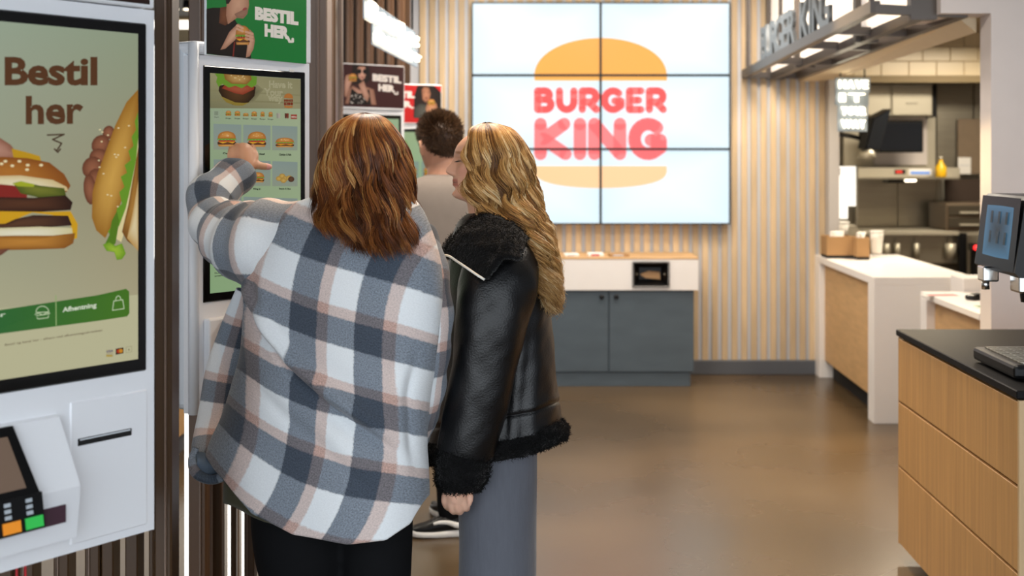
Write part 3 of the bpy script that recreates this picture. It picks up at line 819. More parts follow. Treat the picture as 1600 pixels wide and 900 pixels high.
for k, (x0, x1, Y, lab) in enumerate(((1292.5, 1334, 9.1, 'wider brown cardboard carton with paper bags on the counter far end'), (1338, 1358.5, 9.0, 'narrower brown cardboard carton on the counter far end'))):
    c0 = (x0 + x1) / 2; p = P(c0, 396, Y); wd = (x1 - x0) * Y / F
    e = empty('carton', (p[0], Y + (.12 if k == 0 else .09), .888), 0, lab, 'carton', 'open brown cartons on the white counter')
    h = .155; t = .006
    for lo, hi in (((-wd / 2, -.1, .02), (wd / 2, -.1 + t, h)), ((-wd / 2, .1 - t, .02), (wd / 2, .1, h)), ((-wd / 2, -.1 + t, .02), (-wd / 2 + t, .1 - t, h)), ((wd / 2 - t, -.1 + t, .02), (wd / 2, .1 - t, h))):
        MB().box(lo, hi, .001).build('side', M['kraft'], e)
    MB().box((-wd / 2, -.1, .0), (wd / 2, .1, .02), .002).build('base', M['dark'], e)
    for j in range(2):
        MB().add([(-wd * .3 + j * .04, -.06, h - .02), (wd * .2, -.04, h - .02), (wd * .1 + j * .03, -.02, h + .035), (-wd * .25 + j * .02, -.05, h + .03),
                  (-wd * .3 + j * .04, -.0, h - .02), (wd * .2, .02, h - .02), (wd * .1 + j * .03, .01, h + .035), (-wd * .25 + j * .02, .0, h + .03)],
                 [(0, 1, 2, 3), (4, 7, 6, 5), (0, 4, 5, 1), (1, 5, 6, 2), (2, 6, 7, 3), (3, 7, 4, 0)]).build('paper_bag', M['paperwhite'], e)
e = empty('cup_stack', K(1370, 372, 9.3), 0, 'pale paper cup stack lying beyond the cartons', 'cups')
MB().lathe((0, 0, -.11), [(.035, 0), (.045, .1), (.047, .1), (.047, .13), (.049, .14), (.0, .14)], 16).build('lower_cup', M['paperwhite'], e)
MB().lathe((0, 0, .03), [(.047, 0), (.049, .02), (.051, .024), (.04, .024), (0, .0)], 16).build('upper_rim', M['paperwhite'], e)
# stopper so the kitchen has its own floor-level back
S('wall_kitchen_left', (2.02, YW + .12, 0), (2.08, YK, 3.05), M['steellt'])


# ------------------------------------------------------------------ neon word signs
def neon(name, lines, A, B, hgt, lab, hang):
    """Lines of tube lettering from A (left end) to B (right end), on a clear backing; A, B are the baseline ends of the block."""
    A, B = np.array(A), np.array(B); d = B - A; W = np.linalg.norm(d); rz = math.atan2(d[1], d[0])
    e = empty(name, A, rz, lab, 'neon sign')
    n = len(lines); lh = hgt / n
    bk = MB(); 
    for i, (txt, u0, u1) in enumerate(lines):
        z0 = hgt - (i + 1) * lh
        bk.box((u0 * W - .02, .02, z0 - .012), (u1 * W + .02, .028, z0 + lh * .96), .006)
    bk.build('backing', M['neonback'], e)
    for i, (txt, u0, u1) in enumerate(lines):
        z0 = hgt - (i + 1) * lh; ws = [.32 if ch == ' ' else max(.22, text_tris(ch)[2][0]) + .12 for ch in txt]; tot = sum(ws); acc = 0
        hmax = max(text_tris(ch)[2][1] for ch in txt if ch != ' ')
        for ch, w1 in zip(txt, ws):
            a0, a1 = acc / tot, (acc + w1 - .1) / tot; acc += w1
            if ch == ' ': continue
            cu = bpy.data.curves.new('t', 'FONT'); cu.body = ch; cu.size = 1; cu.resolution_u = 2; cu.fill_mode = 'NONE'; cu.bevel_depth = (.016 if hang == 1 else .03); cu.bevel_resolution = 1; cu.offset = -.015
            o = bpy.data.objects.new('t', cu); COL.objects.link(o); dg = bpy.context.evaluated_depsgraph_get(); me = bpy.data.meshes.new_from_object(o.evaluated_get(dg)); bpy.data.objects.remove(o)
            V = np.array([v.co[:] for v in me.vertices]); mn, mx_ = V.min(0), V.max(0); desc = -.28 if ch in 'gpy' else 0
            ht = (mx_[1] - mn[1]) / hmax; V = (V - mn) / (mx_ - mn + 1e-9)
            Q = np.stack([(u0 + (u1 - u0) * (a0 + (a1 - a0) * V[:, 0])) * W, -.012 + .022 * V[:, 2], z0 + lh * (.12 + .62 * (desc + ht * V[:, 1]))], 1)
            mesh_obj('letter_tube', Q, [list(p.vertices) for p in me.polygons], M['neon'], e)
    if hang:
        for u in (.1, .9):
            MB().cyl((u * W, .024, hgt), (u * W, .024, 3.05 - A[2]), .006, 6).build('cable', M['black'], e)
    return e


sg = neon('neon_sign', [('Bestil og', 0, .95), ('betal her', .12, 1.0)], P(578, 60, 5.6), np.array((P(657, 0, 7.3)[0], 7.3, P(578, 60, 5.6)[2])), .19, 'slanting white neon lettering hanging over the ordering kiosks', True)
neon('neon_sign', [('HAVE', 0, 1), ('IT', .0, .95), ('YOUR', .08, .92), ('WAY', .08, .9)], P(1311, 203, 8.9), P(1358, 203, 8.95), 83 * 8.9 / F, 'white neon lettering block hanging in the kitchen opening', 2)


# ------------------------------------------------------------------ ordering kiosks
def hull_label(k): return None


class Plane:
    """Face plane of a kiosk: local frame of root, and the map from photo pixels to it."""
    def __init__(s, P0, ang): s.P0 = np.array(P0, float); s.c, s.s = math.cos(ang), math.sin(ang)

    def loc(s, px, py, off=0):
        # ray: X = a Y, find t with P0 + t*(c,s) + off*(s,-c)
        a = (px - CX) / F; x0, y0 = s.P0[0] + off * s.s, s.P0[1] - off * s.c
        t = (a * y0 - x0) / (s.c - a * s.s); Y = y0 + t * s.s
        return t, CAMH - (py - CY) * Y / F


def burger(a, u, v, wd, h, layers='full', up=-1):
    """Small burger picture centred at u with its base at v; up = -1 where v runs downwards."""
    y = lambda t: v + up * h * t
    half = lambda y0, y1, r, n=12: [(u - r, y(y0)), (u + r, y(y0))] + [(u + r * math.cos(q), y(y0 + (y1 - y0) * math.sin(q) ** .8)) for q in np.linspace(.0, PI, n)]
    a.blob([(u - wd * .44, y(.14)), (u - wd * .40, y(.0)), (u + wd * .40, y(0)), (u + wd * .44, y(.14))], 'b57a3a', 'd9a25a')
    a.blob([(u - wd * .46, y(.13)), (u + wd * .46, y(.13)), (u + wd * .47, y(.3)), (u - wd * .47, y(.3))], '4a2a1a', '6d4128')
    a.poly([(u - wd * .46, y(.33)), (u - wd * .2, y(.2)), (u + wd * .05, y(.3)), (u + wd * .3, y(.2)), (u + wd * .46, y(.33))], 'e0a52c')
    a.poly([(u - wd * .42, y(.32)), (u + wd * .42, y(.32)), (u + wd * .42, y(.42)), (u - wd * .42, y(.42))], 'a9332a')
    lt = [(u - wd * .5 + wd * i / 12, y(.40 + (.07 if i % 2 else -.03))) for i in range(13)] + [(u + wd * .46, y(.56)), (u - wd * .46, y(.56))]
    a.poly(lt, '6f9c34')
    a.blob(half(.52, 1.0, wd * .46), 'a8672c', 'd89a4e')
    for k in range(7):
        q = random.uniform(.5, 2.6); r = random.uniform(.15, .8)
        a.ell(u + wd * .4 * r * math.cos(q), y(.62 + .3 * r * math.sin(q)), wd * .018, wd * .012, 'f0dcae', n=6)


def kiosk(name_label, P0, ang, zoff, kind, k):
    """White ordering kiosk. Local x runs along the face, -y faces the customer, z up from the floor."""
    e = empty('ordering_kiosk', (P0[0], P0[1], 0), ang, name_label, 'kiosk', None)
    g0, g1 = 1.186 + zoff, 1.886 + zoff; W = .405; x0, x1 = -.030, W + .020
    zb = .86 + zoff if kind != 1 else .86
    # rear plate, side column, front case, cap
    MB().box((x0 + .006, .095, zb + .02), (x1 - .006, .125, 1.925 + zoff), .008, seg=2).build('rear_plate', M['silver'], e)
    MB().box((x0, .045, zb + .005), (x1, .10, 1.955 + zoff), .02, seg=3).build('middle_case', M['silver'], e)
    fr = MB(); b = .0
    fr.box((x0, .0, g1), (x1, .05, 1.915 + zoff), .0).box((x0, .0, zb), (x1, .05, g0)).box((x0, .0, g0), (0, .05, g1)).box((W, 0, g0), (x1, .05, g1))
    fr.build('front_case', M['kwhite'], e)
    MB().tube([(x0 + .006, .012, zb), (x0 + .006, .012, 1.95 + zoff)], .016, 12, 1).build('edge_column', M['kwhite'], e)
    MB().box((x0, .004, 1.917 + zoff), (x1, .11, 1.958 + zoff), .016, seg=3).build('cap', M['kwhite'], e)
    MB().box((0.0, -.004, g0), (W, .03, g1), .003).build('screen_glass', M['glass_black'], e)
    if kind == 2:
        for z in (1.86, 1.84, 1.60, 1.54, 1.17, 1.02):
            MB().cyl((x0 + .004, .112, z), (x0 - .0 , .112, z), .0045, 8).build('screw', M['dark'], e)
    return e, g0, g1


ANG1 = math.radians(54.6)
# --- first (nearest) kiosk
c1, s1 = math.cos(ANG1), math.sin(ANG1)
P1 = (-.828 - .405 * c1, 2.587 - .405 * s1)
pl1 = Plane(P1, ANG1)
k1, g0, g1 = kiosk('nearest white ordering kiosk with a large sandwich picture on its screen', P1, ANG1, 0, 1, 1)
f1 = pl1.loc
a = Art(f1)
bord = .022
tl = f1(0, 0)
x_in0, x_in1, z_in0, z_in1 = .020, .405 - .022, g0 + .026, g1 - .022
aS = Art()
aS.grad([(x_in0, z_in0), (x_in1, z_in0), (x_in1, (z_in0 + z_in1) / 2), (x_in1, z_in1), (x_in0, z_in1), (x_in0, (z_in0 + z_in1) / 2)], ['c5bf9a', 'bdb491', 'a49b7c', '9aa58a', 'a3b19c', 'a5a78c'])
a.V, a.F, a.C, a.k = aS.V, aS.F, aS.C, 1
# lower pale band
zq = f1(215, 460)[1]
def strip(pts, c): a.poly(pts, c)
xm = pl1.loc
def uv(px, py): return (px, py)
# sheet area left of the frame edge runs on, so draw the wide things from px -60
a.poly([(-55, 487), (216, 460), (217, 560), (-55, 606)], 'c6c29d')
# words
a.text('Bestil', (5, 134), (150, 134), 45, '5c3a22', .036, up=-1)
a.text('her', (38, 195), (128, 194), 45, '5c3a22', .03, up=-1)
a.line([(72, 211), (98, 210), (80, 218), (94, 224), (86, 236)], 2.4, '4a3524')
a.line([(83, 233), (88, 238), (92, 233)], 2.4, '4a3524')
# left sandwich (runs out of the frame)
a.blob([(-60, 215), (-20, 205), (0, 217), (14, 226), (22, 236), (34, 246), (10, 256), (-60, 256)], '8d5a44', 'c08f7a')      # holding hand
a.poly([(16, 232), (40, 238), (60, 244), (62, 252), (20, 252)], 'c79a1e')
a.blob([(-60, 250), (0, 245), (40, 247), (75, 254), (98, 272), (108, 290), (102, 300), (-60, 302)], '8c4f1c', 'b8762e', (10, 268))
a.blob([(-60, 276), (30, 274), (80, 281), (102, 292), (104, 298), (-60, 300)], 'd8c08a', 'efe3bd')
for sx, sy in ((0, 256), (17, 259), (41, 258), (62, 258), (40, 265), (6, 252), (28, 252)):
    a.ell(sx, sy, 3.2, 2.2, 'f3e2b0', n=8)
a.poly([(-60, 289), (0, 288), (40, 292), (40, 310), (-60, 312)], '8a2a22')
a.blob([(18, 286), (30, 283), (60, 290), (98, 294), (101, 306), (60, 309), (30, 302)], '4f5a1c', '7d8030')
a.poly([(17, 287), (30, 283), (52, 288), (50, 292), (25, 291)], 'a9b32a')
a.blob([(-60, 308), (0, 308), (50, 309), (100, 305), (111, 316), (108, 328), (60, 331), (-60, 332)], '2f1a12', '5c3823')
a.poly([(-60, 331), (0, 330), (70, 331), (108, 330), (119, 350), (118, 372), (112, 374), (108, 352), (80, 336), (48, 332), (24, 342), (0, 352), (-60, 352)], 'd9a51e')
a.blob([(-60, 352), (0, 352), (22, 342), (50, 336), (104, 337), (110, 352), (60, 356), (-60, 360)], '35201a', '62412a')
a.blob([(-60, 358), (0, 356), (60, 354), (110, 356), (112, 372), (60, 374), (-60, 376)], 'd9cf9e', 'f0ead0')
a.blob([(-60, 370), (20, 368), (80, 368), (115, 364), (112, 380), (98, 388), (40, 390), (-60, 392)], '8d571e', 'c88a3a')
a.blob([(-60, 394), (14, 388), (0, 398), (-60, 415)], '6b4030', '8f5b45')
# right hand holding the long sandwich
for (x_, y_, rx, ry, ro) in ((167, 207, 9, 11, .3), (155, 226, 14, 16, .6), (152, 246, 15, 14, .2), (142, 262, 16, 18, .4), (146, 285, 14, 22, .1), (138, 296, 10, 24, -.1)):
    a.ell(x_, y_, rx, ry, '6a3c28', '9d6448', 14, ro)
a.blob([(213, 140), (215, 175), (212, 200), (204, 235), (192, 300), (178, 340), (162, 372), (148, 360), (141, 340), (142, 300), (150, 270), (163, 235), (178, 195), (195, 160)], 'a06e26', 'd9a951', (172, 280))
a.poly([(216, 175), (213, 215), (200, 270), (188, 330), (177, 372), (187, 378), (200, 335), (212, 270), (216, 240)], 'e9d8a2')
a.blob([(216, 230), (208, 262), (198, 320), (188, 362), (196, 376), (216, 390)], '7c4f1e', 'b4813a')
a.blob([(216, 280), (205, 330), (196, 372), (206, 384), (216, 392)], 'c79c58', 'ead9ac')
lf = [(213, 175), (208, 190), (210, 203), (203, 214), (206, 228), (198, 236), (202, 250), (192, 258), (196, 270), (186, 276), (192, 292), (184, 300), (188, 318), (180, 326), (178, 345), (166, 362), (172, 370), (184, 352), (194, 325), (202, 290), (210, 250), (214, 215)]
a.poly(lf, '6d9c2a')
a.poly([(172, 345), (180, 330), (184, 345), (178, 380), (170, 388), (160, 384), (168, 368)], '58801f')
a.blob([(158, 382), (168, 378), (178, 384), (188, 380), (194, 396), (188, 405), (180, 406), (176, 394), (164, 392)], '6f9c24', 'a4c43c')
for q in range(16):
    a.ell(random.uniform(150, 200), random.uniform(190, 330), 1.8, 1.2, 'f0dfae', n=6)
# the green bar
a.grad([(-55, 492), (150, 461), (194, 451), (199, 455), (199.5, 489), (196, 494), (150, 501), (-55, 528)], ['2c6a38', '3f7324', '4a7a22', '4a7a22', '4a7a22', '4a7a22', '3f7324', '2c6a38'])
a.line([(84.5, 461.5), (85, 508)], 1.6, '9cb878')
a.text('Spis her', (-60, 505), (6, 496), 9, 'd8e6cc', .02, up=-1)
a.text('Afhentning', (95, 490), (148, 482), 10, 'dfe9d0', .03, up=-1)
bi = 'c8d9b0'
a.line([(54, 488)] + [(63.5 + 10 * math.cos(t), 487 - 9 * math.sin(t)) for t in np.linspace(PI, 0, 9)] + [(54, 488)], 1.3, bi)
a.line([(52, 491), (58, 489), (64, 492), (70, 488), (75, 489)], 1.3, bi); a.line([(54, 493), (74, 490)], 1.3, bi); a.line([(55, 496), (57, 498), (72, 496), (73, 493)], 1.3, bi)
a.line([(175, 470), (189, 468), (191, 482), (173, 484.5), (175, 470)], 1.3, bi); a.line([(178, 470)] + [(182 + 4 * math.cos(t), 468 - 6 * math.sin(t)) for t in np.linspace(PI, 0, 7)], 1.3, bi)
a.text('Bestil og betal her - afhent ved afhentningsskranken', (5, 541), (157, 518), 4.2, '6a5a44', .01, up=-1)
a.rect(163, 546, 174, 557, 'b9b08e'); a.text('VISA', (163, 551), (174, 549), 3.4, '4a4a7a', .02, up=-1); a.rect(163, 554, 173, 557, 'b9a04c')
a.poly([(178, 544.5), (190, 542.5), (190, 551.5), (178, 554)], '3a2415'); a.ell(182.5, 548.4, 3.2, 3.4, 'b5381c', n=10); a.ell(186, 547.8, 3.2, 3.4, 'd08a24', n=10)
a.line([(194, 542), (203, 540.4), (203, 549), (194, 551), (194, 542)], .7, 'a8a080'); a.ell(198.5, 546, 1.3, 1.5, '8d8768', n=8)
# keep the drawing inside the lit area
V = np.array(a.V); V[:, 0] = np.clip(V[:, 0], x_in0, x_in1); V[:, 2] = np.clip(V[:, 2], z_in0, z_in1); a.V = V.tolist()
a.build('screen_image', M['screen'], k1, (0, -.0045, 0))
# header sign (only its lower edge shows)
hs = MB().box((-.012, -.012, 1.917), (.417, .0, 2.18), .003).build('header_sign', M['kwhite'], k1)
q = Art(); q.rect(.0, 1.924, .405, 2.17, '2a1712'); q.text('BESTIL', (.17, 2.06), (.38, 2.06), .07, 'f0e6da', .05); q.text('HER', (.2, 1.97), (.36, 1.97), .07, 'f0e6da', .05)
q.build('printed_face', M['poster'], hs, (0, -.0125, 0))


def payment_module(e, zo=0):
    """Door plate with receipt slot, raised housing with the card terminal."""
    s0, s1 = f1(120, 691)[0], f1(204, 677)[0]; z0, z1 = f1(120, 697)[1] + zo, f1(120, 685.5)[1] + zo
    p0, p1 = f1(109, 640)[0], f1(229, 608)[0]
    MB().box((p0, -.003, .875 + zo), (p1, .002, f1(229, 608)[1] + zo), .0025).build('service_panel', M['kwhite'], e)
    MB().box((s0, -.0045, z0), (s1, -.002, z1), .001).build('receipt_slot', M['dark'], e)
    MB().box((s0 + .004, -.005, z1 - .004), (s1 - .004, -.0035, z1 - .001)).build('slot_lip', M['silver'], e)
    h = MB(); q0 = -.0; q1 = f1(97, 700, .02)[0]; q2 = f1(112, 760, .02)[0]
    zt, zm, zk = f1(95, 645)[1] + zo, f1(112, 757, .03)[1] + zo, f1(110, 836, .02)[1] + zo
    pr = [(0.0, zt), (-.012, zt - .004), (-.052, zm), (-.04, zk), (0, zk)]
    hs = MB(); V = []
    n = len(pr)
    for xx, dx in ((-.022, 0), (q1, 1)):
        for i, (y, z) in enumerate(pr): V.append((xx + dx * (.018 if i in (2, 3) else 0), y, z))
    hs.add(V, [tuple(range(n)), tuple(range(2 * n - 1, n - 1, -1))] + [(i, i + n, (i + 1) % n + n, (i + 1) % n) for i in range(n)])
    housing = hs.build('terminal_housing', M['kwhite'], e)
    # terminal body: leaning sheet over the housing front
    tb = Art(); 
    tilt = math.atan2(.04, zt - zm)
    fx = lambda px, py: f1(px, py, .05)[0]
    tx0, tx1 = -.022, fx(40, 700)
    term = MB()
    w0, w1 = fx(33, 665), fx(54, 800)
    zt2, zs, zb2 = f1(33, 664, .03)[1] + zo, f1(50, 770, .06)[1] + zo, f1(56, 824, .06)[1] + zo
    A = [(-.03, -.024, zt2), (w0, -.024, zt2), (w1, -.066, zs), (-.03, -.066, zs)]
    Bk = [(x_, y_ + .03, z_ - .005) for x_, y_, z_ in A]
    term.add(A + Bk, [(0, 1, 2, 3), (7, 6, 5, 4), (0, 4, 5, 1), (1, 5, 6, 2), (2, 6, 7, 3), (3, 7, 4, 0)])
    t = term.build('card_terminal', M['black'], e)
    A2 = [(-.03, -.067, zs), (w1 + .004, -.067, zs), (w1 + .006, -.075, zb2), (-.03, -.075, zb2)]
    Bk2 = [(x_, y_ + .03, z_) for x_, y_, z_ in A2]
    kp = MB().add(A2 + Bk2, [(0, 1, 2, 3), (7, 6, 5, 4), (0, 4, 5, 1), (1, 5, 6, 2), (2, 6, 7, 3), (3, 7, 4, 0)]).build('keypad', M['black'], e)
    def on(q, u, v, o=.0012):
        q = [np.array(p) for p in q]; p = (q[0] * (1 - u) + q[1] * u) * (1 - v) + (q[3] * (1 - u) + q[2] * u) * v
        n_ = np.cross(q[1] - q[0], q[3] - q[0]); n_ /= np.linalg.norm(n_); n_ = n_ if n_[1] < 0 else -n_
        return p + n_ * o
    def quad(q, u0, v0, u1, v1, name, m, par, o=.0012):
        F_ = [on(q, *c, o) for c in ((u0, v0), (u1, v0), (u1, v1), (u0, v1))]; B_ = [on(q, *c, o - .003) for c in ((u0, v0), (u1, v0), (u1, v1), (u0, v1))]
        MB().add(F_ + B_, [(0, 1, 2, 3), (7, 6, 5, 4), (0, 4, 5, 1), (1, 5, 6, 2), (2, 6, 7, 3), (3, 7, 4, 0)]).build(name, m, par)
    quad(A, .1, .14, .86, .9, 'screen', M['tscreen'], t)
    for i, c in enumerate(('key_red', 'key_orange', 'key_green')):
        quad(A2, .22 + .27 * i, .62, .22 + .27 * i + .21, .93, 'key', M[c], kp, .004)
    for r in range(3):
        for i in range(3):
            quad(A2, .27 + .26 * i, .1 + .17 * r, .27 + .26 * i + .07, .2 + .17 * r, 'key', M['keygrey'], kp, .003)
    st0, st1 = f1(60, 800, .045)[0], f1(100, 790, .045)[0]; sz0, sz1 = f1(80, 820, .045)[1] + zo, f1(80, 792, .045)[1] + zo
    MB().box((st0, -.0525, sz0), (st1, -.0475, sz1), .001).build('card_sticker', M['sticker'], housing)


M['tscreen'] = mat('terminal_screen', '6a584b', .2, emit='6d5b4e', estr=.35)
M['key_red'] = mat('red_key', 'd8203a', .4, emit='d8203a', estr=.3)
M['key_orange'] = mat('orange_key', 'e08a24', .4, emit='e08a24', estr=.3)
M['key_green'] = mat('green_key', '2fae4a', .4, emit='2fae4a', estr=.4)
M['keygrey'] = mat('grey_key', 'b9c2c9', .5)
M['sticker'] = mat('purple_sticker', '4c3540', .25)
payment_module(k1)
e = empty('lanyard', tuple(f1(60, 880)[0] * np.array((c1, s1, 0)) + np.array((P1[0], P1[1], .70))), ANG1, 'thin red cord loop hanging below the nearest kiosk', 'cord')
MB().tube([(-.012, .05, .18), (-.014, .05, .1), (-.02, .05, .0), (-.005, .05, -.05), (.012, .05, -.02), (.006, .05, .08), (.004, .05, .18)], .0025, 6).build('loop', M['red'], e)
MB().lathe((-.004, .05, -.062), [(.003, .02), (.006, .012), (.006, -.01), (.002, -.016)], 8).build('toggle', M['red'], e)

# --- second kiosk (in use)
P2 = (-1.038, 3.77); pl2 = Plane(P2, ANG1); f2 = pl2.loc
k2, g0, g1 = kiosk('white ordering kiosk with a green header sign, tapped by the woman in plaid', P2, ANG1, 0, 2, 2)
a = Art(f2); x0, x1, zA, zB = .022, .405 - .022, g0 + .026, g1 - .022
aS = Art(); aS.grad([(x0, zA), (x1, zA), (x1, zB), (x0, zB)], ['93b285', '9db78d', 'a8b394', '9cab8e']); a.V, a.F, a.C, a.k = aS.V, aS.F, aS.C, 1
# hero picture
a.grad([(325, 112), (468, 124), (468, 170), (326, 169)], ['9c9770', '8f8a66', '989370', '7d7a5a'])
a.grad([(325, 140), (468, 148), (468, 150), (325, 143)], ['8c8763'] * 4)
a.grad([(325, 155), (468, 160), (468, 162), (325, 158)], ['898460'] * 4)
a.blob([(372, 164), (395, 160), (410, 140), (400, 132), (360, 150)], '8a8562', '5c5741')
burger_pts = [(341, 134), (340, 142), (348, 156), (362, 164), (374, 165), (386, 161), (396, 150), (398, 136), (370, 128)]
a.blob(burger_pts, '2e2013', '5a3d22')
a.poly([(343, 150), (352, 160), (366, 165), (378, 165), (388, 160), (380, 161), (366, 160), (354, 155)], '8f7a32')
a.blob([(345, 138), (366, 146), (378, 148), (395, 140), (396, 134), (350, 132)], '8d3a26', 'a8583c')
a.poly([(334, 115), (340, 113), (346, 113), (392, 117), (400, 120), (399, 132), (392, 137), (384, 133), (376, 138), (366, 134), (356, 137), (346, 131), (340, 136), (336, 128), (338, 121)], '6c9630')
a.blob([(348, 113), (390, 116), (392, 124), (384, 132), (360, 131), (350, 124)], '8a5f28', 'c09a5c')
for q in range(10): a.ell(random.uniform(358, 386), random.uniform(116, 126), 1, .8, 'e3cf9c', n=6)
for t, y0, x_0, x_1 in (('Have it', 137, 419, 455), ('Your', 149, 411, 440), ('way', 161, 417, 440)):
    a.text(t, (x_0, y0), (x_1, y0 + 1.5), 11, 'b9b493', .03, up=-1); a.text(t, (x_0 + .8, y0 - .8), (x_1 - .8, y0 + .8), 9.4, 'a29d7a', .0, up=-1)
# little logo
a.blob([(442, 153)] + [(449 + 7 * math.cos(t), 152.5 - 6.5 * math.sin(t)) for t in np.linspace(PI, 0, 10)] + [(456, 154)], 'b06e34', 'b8763a')
fat_word(a, 'BURGER', 442, 159.2, 456, 155.2, 1.3, '7c3420'); fat_word(a, 'KING', 442, 164.8, 456, 159.8, 1.9, '7c3420')
a.blob([(442, 165.3), (456, 165.6), (455, 168), (449, 169), (443, 168)], 'b06e34', 'b8763a')
# category row
a.rect(331, 173, 342, 190, '9cab92')
for i in range(2):
    for j in range(2): a.line([(333.5 + 3 * i, 174.5 + 3 * j), (335.5 + 3 * i, 174.5 + 3 * j), (335.5 + 3 * i, 176.5 + 3 * j), (333.5 + 3 * i, 176.5 + 3 * j), (333.5 + 3 * i, 174.5 + 3 * j)], .5, '5d6650')
a.text('Start', (333, 184), (340, 184), 2, '59614d', .02, up=-1)
for i, px in enumerate((355, 369, 382, 395, 408, 420.5)):
    burger(a, px, 181 + .35 * i, 9.5 if i < 4 else 7, 8 if i != 2 else 5)
    a.text('Burger', (px - 4.5, 186 + .3 * i), (px + 4.5, 186.4 + .3 * i), 2.2, '47503f', .03, up=-1)
for px, cc in ((431, '9a9488'), (434, 'b3ab9c'), (444, '5c2f22'), (447, '7b3a28')):
    a.poly([(px - 1.6, 177), (px + 1.8, 177.2), (px + 1.4, 185), (px - 1.2, 185)], cc)
a.rect(452, 179, 461.5, 186, '9c3a30'); a.text('MENU', (453, 184), (461, 184.3), 2.6, 'd8cdb8', .03, up=-1)
# tiles
rows = [(193.5, 234, 0), (249, 290, 1), (306, 330, 2)]
cols_ = [(331, 374.5), (377.5, 420), (422.5, 462)]
for y0, y1, r in rows:
    for ci, (u0, u1) in enumerate(cols_):
        d = ci * 1.4
        a.grad([(u0, y0 + d), (u1, y0 + 1.4 + d), (u1, y1 + d * .4), (u0, y1 + d * .4 - .3)], ['8c9c96', '8a9a94', '96a08e', '959f8d'])
        if r == 0: burger(a, (u0 + u1) / 2 + (0 if ci else -1), y1 - 5 + d * .4, 31, 24 if ci < 2 else 15)
        elif r == 1 and ci == 1: burger(a, (u0 + u1) / 2 + 1, y1 - 5, 22, 16)
        elif r == 1 and ci == 2:
            for (mx_, my_) in ((433, 279), (438, 275), (443, 279), (449, 278), (440, 282)): a.ell(mx_, my_, 5, 4, 'a8843c', 'd0ac5c', 10)
            a.ell(452, 280, 5, 4.5, '4a2f22', '6a4a34', 10)
        elif r == 1:
            a.ell(352, 257, 4, 3.5, '2f4a2c', '4c6b44', 10); a.line([(347, 262), (352, 259), (357, 262), (354, 268), (349, 268), (347, 262)], 1.2, '2c3a2a')
for t, x_0, x_1, y in (('Campaigns', 345, 373, 241.5), ('Flamegrilled Beef', 378, 411, 242.5), ('Chicken & Fish', 433, 452, 243.2), ('Plant based', 340, 366, 296), ('King Jr.', 393, 405, 297), ('Snacks & Dips', 433, 451, 296.8)):
    a.text(t, (x_0, y), (x_1, y + .2), 3.4, '2c3428', .05, up=-1)
a.text('Scan', (332, 418.5), (351, 417.5), 7.5, '1c2118', .06, up=-1)
a.text('Du skal blot scanne koden', (332.5, 428), (372, 424), 3, '2c3428', .02, up=-1)
a.text('screenen for at starte', (332.5, 432.5), (368, 429), 3, '2c3428', .02, up=-1)
V = np.array(a.V); V[:, 0] = np.clip(V[:, 0], x0, x1); V[:, 2] = np.clip(V[:, 2], zA, zB); a.V = V.tolist()
a.build('screen_image', M['screen'], k2, (0, -.0045, 0))
MB().box((.335, -.006, g1 - .002), (.355, -.003, g1 + .006), .002).build('sensor', M['paperwhite'], k2)
# green header sign
hs = MB().box((.0, -.016, 1.915), (.418, -.002, 2.175), .003).build('header_sign', M['kwhite'], k2)
a = Art(lambda px, py: f2(px, py, .016))
a.poly([(323, -62), (479, -40), (478.5, 100), (322.5, 84.5)], '157a34')
a.blob([(322.5, 84), (322.5, 14), (332, 12), (346, 12), (362, 22), (378, 50), (392, 62), (392, 92)], '17110f', '241a16', (350, 60))        # dark jacket
a.blob([(344, 12), (355, 10), (357, 36), (352, 40), (342, 36)], '5c3320', '7a4a2e')
a.blob([(354, 4), (358, -12), (376, -16), (388, -8), (389, 8), (386, 22), (380, 29), (370, 28), (356, 38), (353, 24)], 'a5755c', 'd0a184', (372, 6))
a.blob([(353, 6), (352, -20), (368, -30), (386, -22), (388, -12), (376, -10), (361, -4), (357, 6)], '1d1410', '2c1e17')
a.blob([(366, 22), (386, 12), (387, 20), (380, 28), (370, 28)], '8a6552', '9d745e')
a.ell(382, 14, 3.6, 1.9, '8d3434', 'a8484a', 10, -.5)
a.blob([(350, 66), (358, 50), (366, 42), (372, 37), (378, 40), (382, 46), (377, 52), (368, 62), (352, 76), (344, 78)], 'a87860', 'd6a98c')
a.blob([(382, 50), (390, 46), (396, 52), (398, 64), (396, 76), (390, 88), (384, 90), (386, 72)], 'a87860', 'd2a488')
burger(a, 379, 70, 24, 30)
for yy in (53, 58, 63): a.line([(384, yy - 3), (394, yy)], 3.6, 'cfa186')
for yy in (43, 48): a.line([(370, yy - 3), (379, yy + 1)], 3.4, 'd3a68a')
a.line([(366, 66), (364, 88)], 2, '7c2a20')
cr = 'e9e2d8'
a.text('BESTIL', (398, 31), (466, 40), 21, cr, .07, up=-1)
a.text('HER', (413, 57), (452, 62), 20, cr, .07, up=-1)
a.line([(449, 58), (452, 65), (457, 65), (457, 61)], 4, cr)
a.build('printed_face', M['poster'], hs, (0, -.0165, 0))
# lower module
b0 = f2(322, 500)[0]
MB().box((.0, -.028, .885), (.375, .0, 1.14), .006, seg=2).build('lower_module', M['kwhite'], k2)
MB().box((.045, -.09, 1.10), (.13, -.028, 1.135), .006, seg=2).build('card_terminal', M['black'], k2)
MB().box((.2, -.0305, .98), (.33, -.0285, .99), .001).build('receipt_slot', M['dark'], k2)


